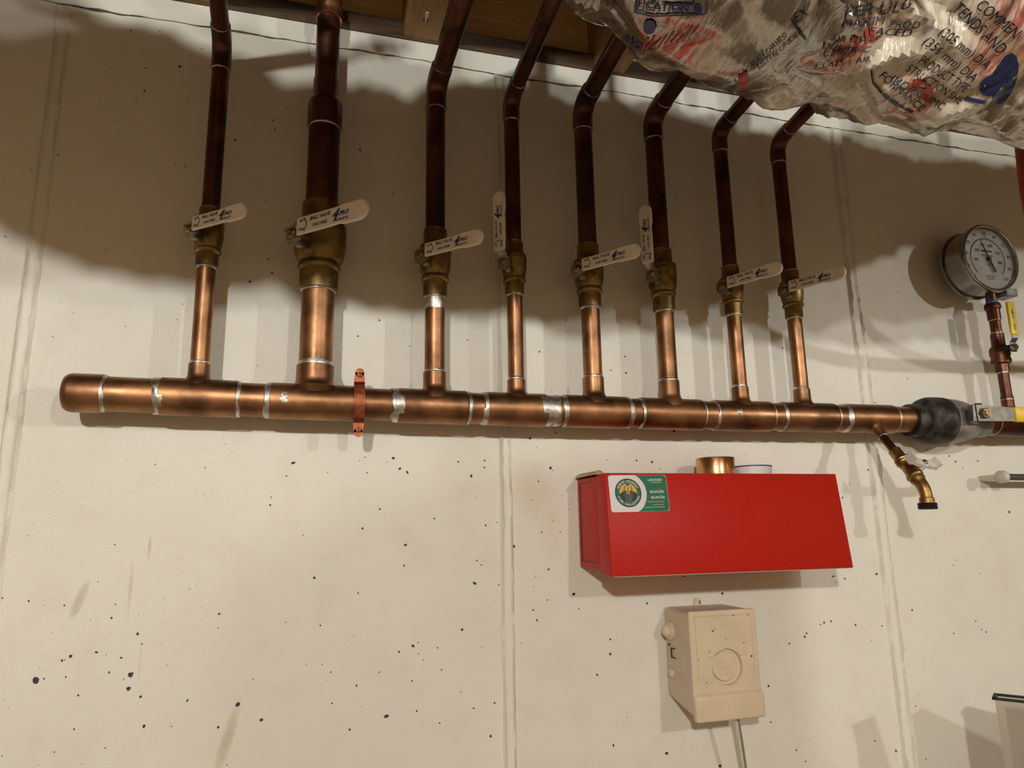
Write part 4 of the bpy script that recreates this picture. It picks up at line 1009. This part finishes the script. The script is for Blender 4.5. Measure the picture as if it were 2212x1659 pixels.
# printed lettering, laid on the jacket
def print_on(mb, pa, pb, txt, hpx, shear=.15, bold=.0, poly=None):
    ha, na_ = hit(*pa); hb, _ = hit(*pb)
    if not ha or not hb: return
    d = hb-ha; L = d.length; dx = d/L; n_ = na_ if na_.dot(ray(*pa)) < 0 else -na_
    v = (CAM-ha).normalized(); dz = v.cross(dx).normalized()
    dz = dz if dz.dot(upv) > 0 else -dz
    sc = (ha-CAM).length/FPX
    if poly is None:
        v2, f2 = text2d(txt, 1.0, shear, bold); w_ = width(v2); sz = hpx*sc*1.4; x_ = min(p[0] for p in v2)
        pts = [(ha+dx*((p[0]-x_)/w_*L)+dz*(p[1]*sz)) for p in v2]
    else:
        f2 = [tuple(range(len(poly)))]; pts = [ha+dx*(p[0]*L)+dz*(p[1]*L) for p in poly]
    bm = bmesh.new(); vv = [bm.verts.new(p) for p in pts]
    for f in f2:
        try: bm.faces.new([vv[i] for i in f])
        except ValueError: pass
    bmesh.ops.triangulate(bm, faces=list(bm.faces))
    for _ in range(3):
        ed = [e for e in bm.edges if e.calc_length() > .004]
        if not ed: break
        bmesh.ops.subdivide_edges(bm, edges=ed, cuts=1); bmesh.ops.triangulate(bm, faces=list(bm.faces))
    for w in bm.verts:
        q_ = bvh.ray_cast(w.co+v*.08, -v, .3)
        if q_[0] is None: q_ = bvh.find_nearest(w.co)
        nn = q_[1] if q_[1].dot(v) > 0 else -q_[1]
        w.co = q_[0]+v*.0012+nn*.0006-Vector((.7, -.645, 2.04))
    bm.verts.index_update()
    mb.add([w.co.copy() for w in bm.verts], [tuple(w.index for w in f.verts) for f in bm.faces]); bm.free()
bn = MB(); bk = MB(); br = MB()
def bar(mb, pa, pb, th_px):
    k = th_px/max(1, math.hypot(pb[0]-pa[0], pb[1]-pa[1]))/2; print_on(mb, pa, pb, '', 0, poly=[(0, -k), (1, -k), (1, k), (0, k)])
def dot(mb, c, r_): print_on(mb, c, (c[0]+r_, c[1]), '', 0, poly=[(math.cos(a*.524), math.sin(a*.524)) for a in range(12)])
print_on(bn, (1376, 20), (1486, 27), 'FICATION', 13, .0, .015)
bar(bn, (1372, 25), (1410, 34), 4); bar(bn, (1408, 34), (1522, 30), 3); bar(bn, (1524, 31), (1528, 2), 3); bar(bn, (1372, 25), (1374, 4), 4); bar(bn, (1436, 8), (1498, 9), 4); bar(bn, (1498, 9), (1499, 0), 4)
dot(bn, (1508, 18), 8); dot(bn, (1403, 58), 14); dot(bn, (1411, 2), 6)
print_on(bn, (1342, 82), (1388, 114), 'ANCE', 12, .2, .02)
print_on(bk, (1823, 38), (1942, 27), 'PER UL', 19, .2); print_on(bk, (1946, 22), (1972, 14), '8', 15, .2)
print_on(bk, (1818, 62), (1910, 52), 'MAXIM', 15, .2); print_on(bk, (1920, 58), (1985, 62), 'PROD', 11, .2)
print_on(bk, (1874, 74), (1968, 78), 'FACED', 12, .2); print_on(bk, (1790, 92), (1900, 88), 'AIR DUCT', 9, .2); print_on(bk, (1778, 122), (1880, 112), 'CMC IMC', 10, .2); print_on(bk, (1775, 104), (1850, 112), 'DUCTS', 8, .2)
print_on(bk, (2056, 22), (2158, 118), 'TENDS AND', 17, .1); print_on(bk, (2106, 16), (2190, 84), 'COMMEN', 16, .1)
print_on(bk, (2026, 74), (2128, 150), '(305 mm) DIA', 15, .1); print_on(bk, (1992, 94), (2100, 178), '(356 mm) DIA', 15, .1)
print_on(bk, (1982, 136), (2082, 200), 'PRODUCT TYPE', 15, .1); print_on(bk, (1956, 152), (2072, 226), 'STRUCTION SHE', 13, .1)
print_on(bk, (1922, 176), (2034, 238), 'IMC IRC UMC', 13, .1); print_on(bk, (1898, 166), (1988, 242), 'FORMANCE', 13, .1)
for a_, c_ in (((1882, 152), (1886, 178)), ((1886, 178), (1910, 206)), ((1910, 206), (1940, 228)), ((1940, 228), (1972, 243))): bar(bk, a_, c_, 3)
print_on(bk, (1720, 50), (1748, 30), 'EX', 16, .1); bar(bk, (1708, 40), (1722, 62), 3); bar(bk, (1722, 62), (1740, 84), 3)
print_on(bk, (1590, 180), (1700, 80), 'LABORATORIES', 9, .1); print_on(bk, (1640, 150), (1735, 70), 'LISTED UNDER', 9, .1)
print_on(bk, (1760, 150), (1880, 132), 'CLASS 1 AIR', 9, .2)
print_on(br, (1850, 110), (1905, 78), 'UL', 24, .2, .03); dot(br, (1606, 176), 10); print_on(br, (1955, 190), (2010, 222), 'R', 22, .1, .03)
for i in range(9): bar(br, (1382+i*13, 112-i*3+random.uniform(-6, 6)), (1400+i*14, 84-i*3+random.uniform(-8, 6)), 1.6)
dot(bn, (2140, 185), 24); dot(bn, (2170, 172), 26); bar(bn, (2085, 212), (2130, 222), 7)
bn.build('blue_lettering', plain('indigo_print', (.022, .030, .11), .35, bmp=0), dt, 0)['kind'] = 'stuff'; bk.build('black_lettering', plain('ink_print', (.012, .014, .03), .35, bmp=0), dt, 0)['kind'] = 'stuff'; br.build('red_lettering', plain('red_ink', (.45, .035, .02), .35, bmp=0), dt, 0)['kind'] = 'stuff'
# ================================================================== red hose at the right border
h0 = onY(2201, 268, -.42); h1 = onY(2203, 330, -.42); h2 = onY(2214, 430, -.42)
hs = thing('red_hose', h1, 'red flexible hose dropping behind the wrapped duct at the right edge', 'hose')
pts = [Vector((h0.x+.016, -.43, 2.515)), h0+Vector((.014, 0, .12)), h0+Vector((.012, 0, .03)), h1+Vector((.012, 0, .0)), h2+Vector((.014, 0, 0)), h2+Vector((.05, .02, -.07)), h2+Vector((.20, .10, -.13)), h2+Vector((.45, .25, -.15)), h2+Vector((.70, .36, -.15)), Vector((h2.x+.86, -.022, h2.z-.15))]
pp = []
for i in range(len(pts)-1):
    for k in range(8): pp.append(cr(pts[max(i-1, 0)], pts[i], pts[i+1], pts[min(i+2, len(pts)-1)], k/8)-h1)
pp.append(pts[-1]-h1)
b = MB(); b.sweep(pp, .014, 20); b.build('tube', M['hose'], hs)
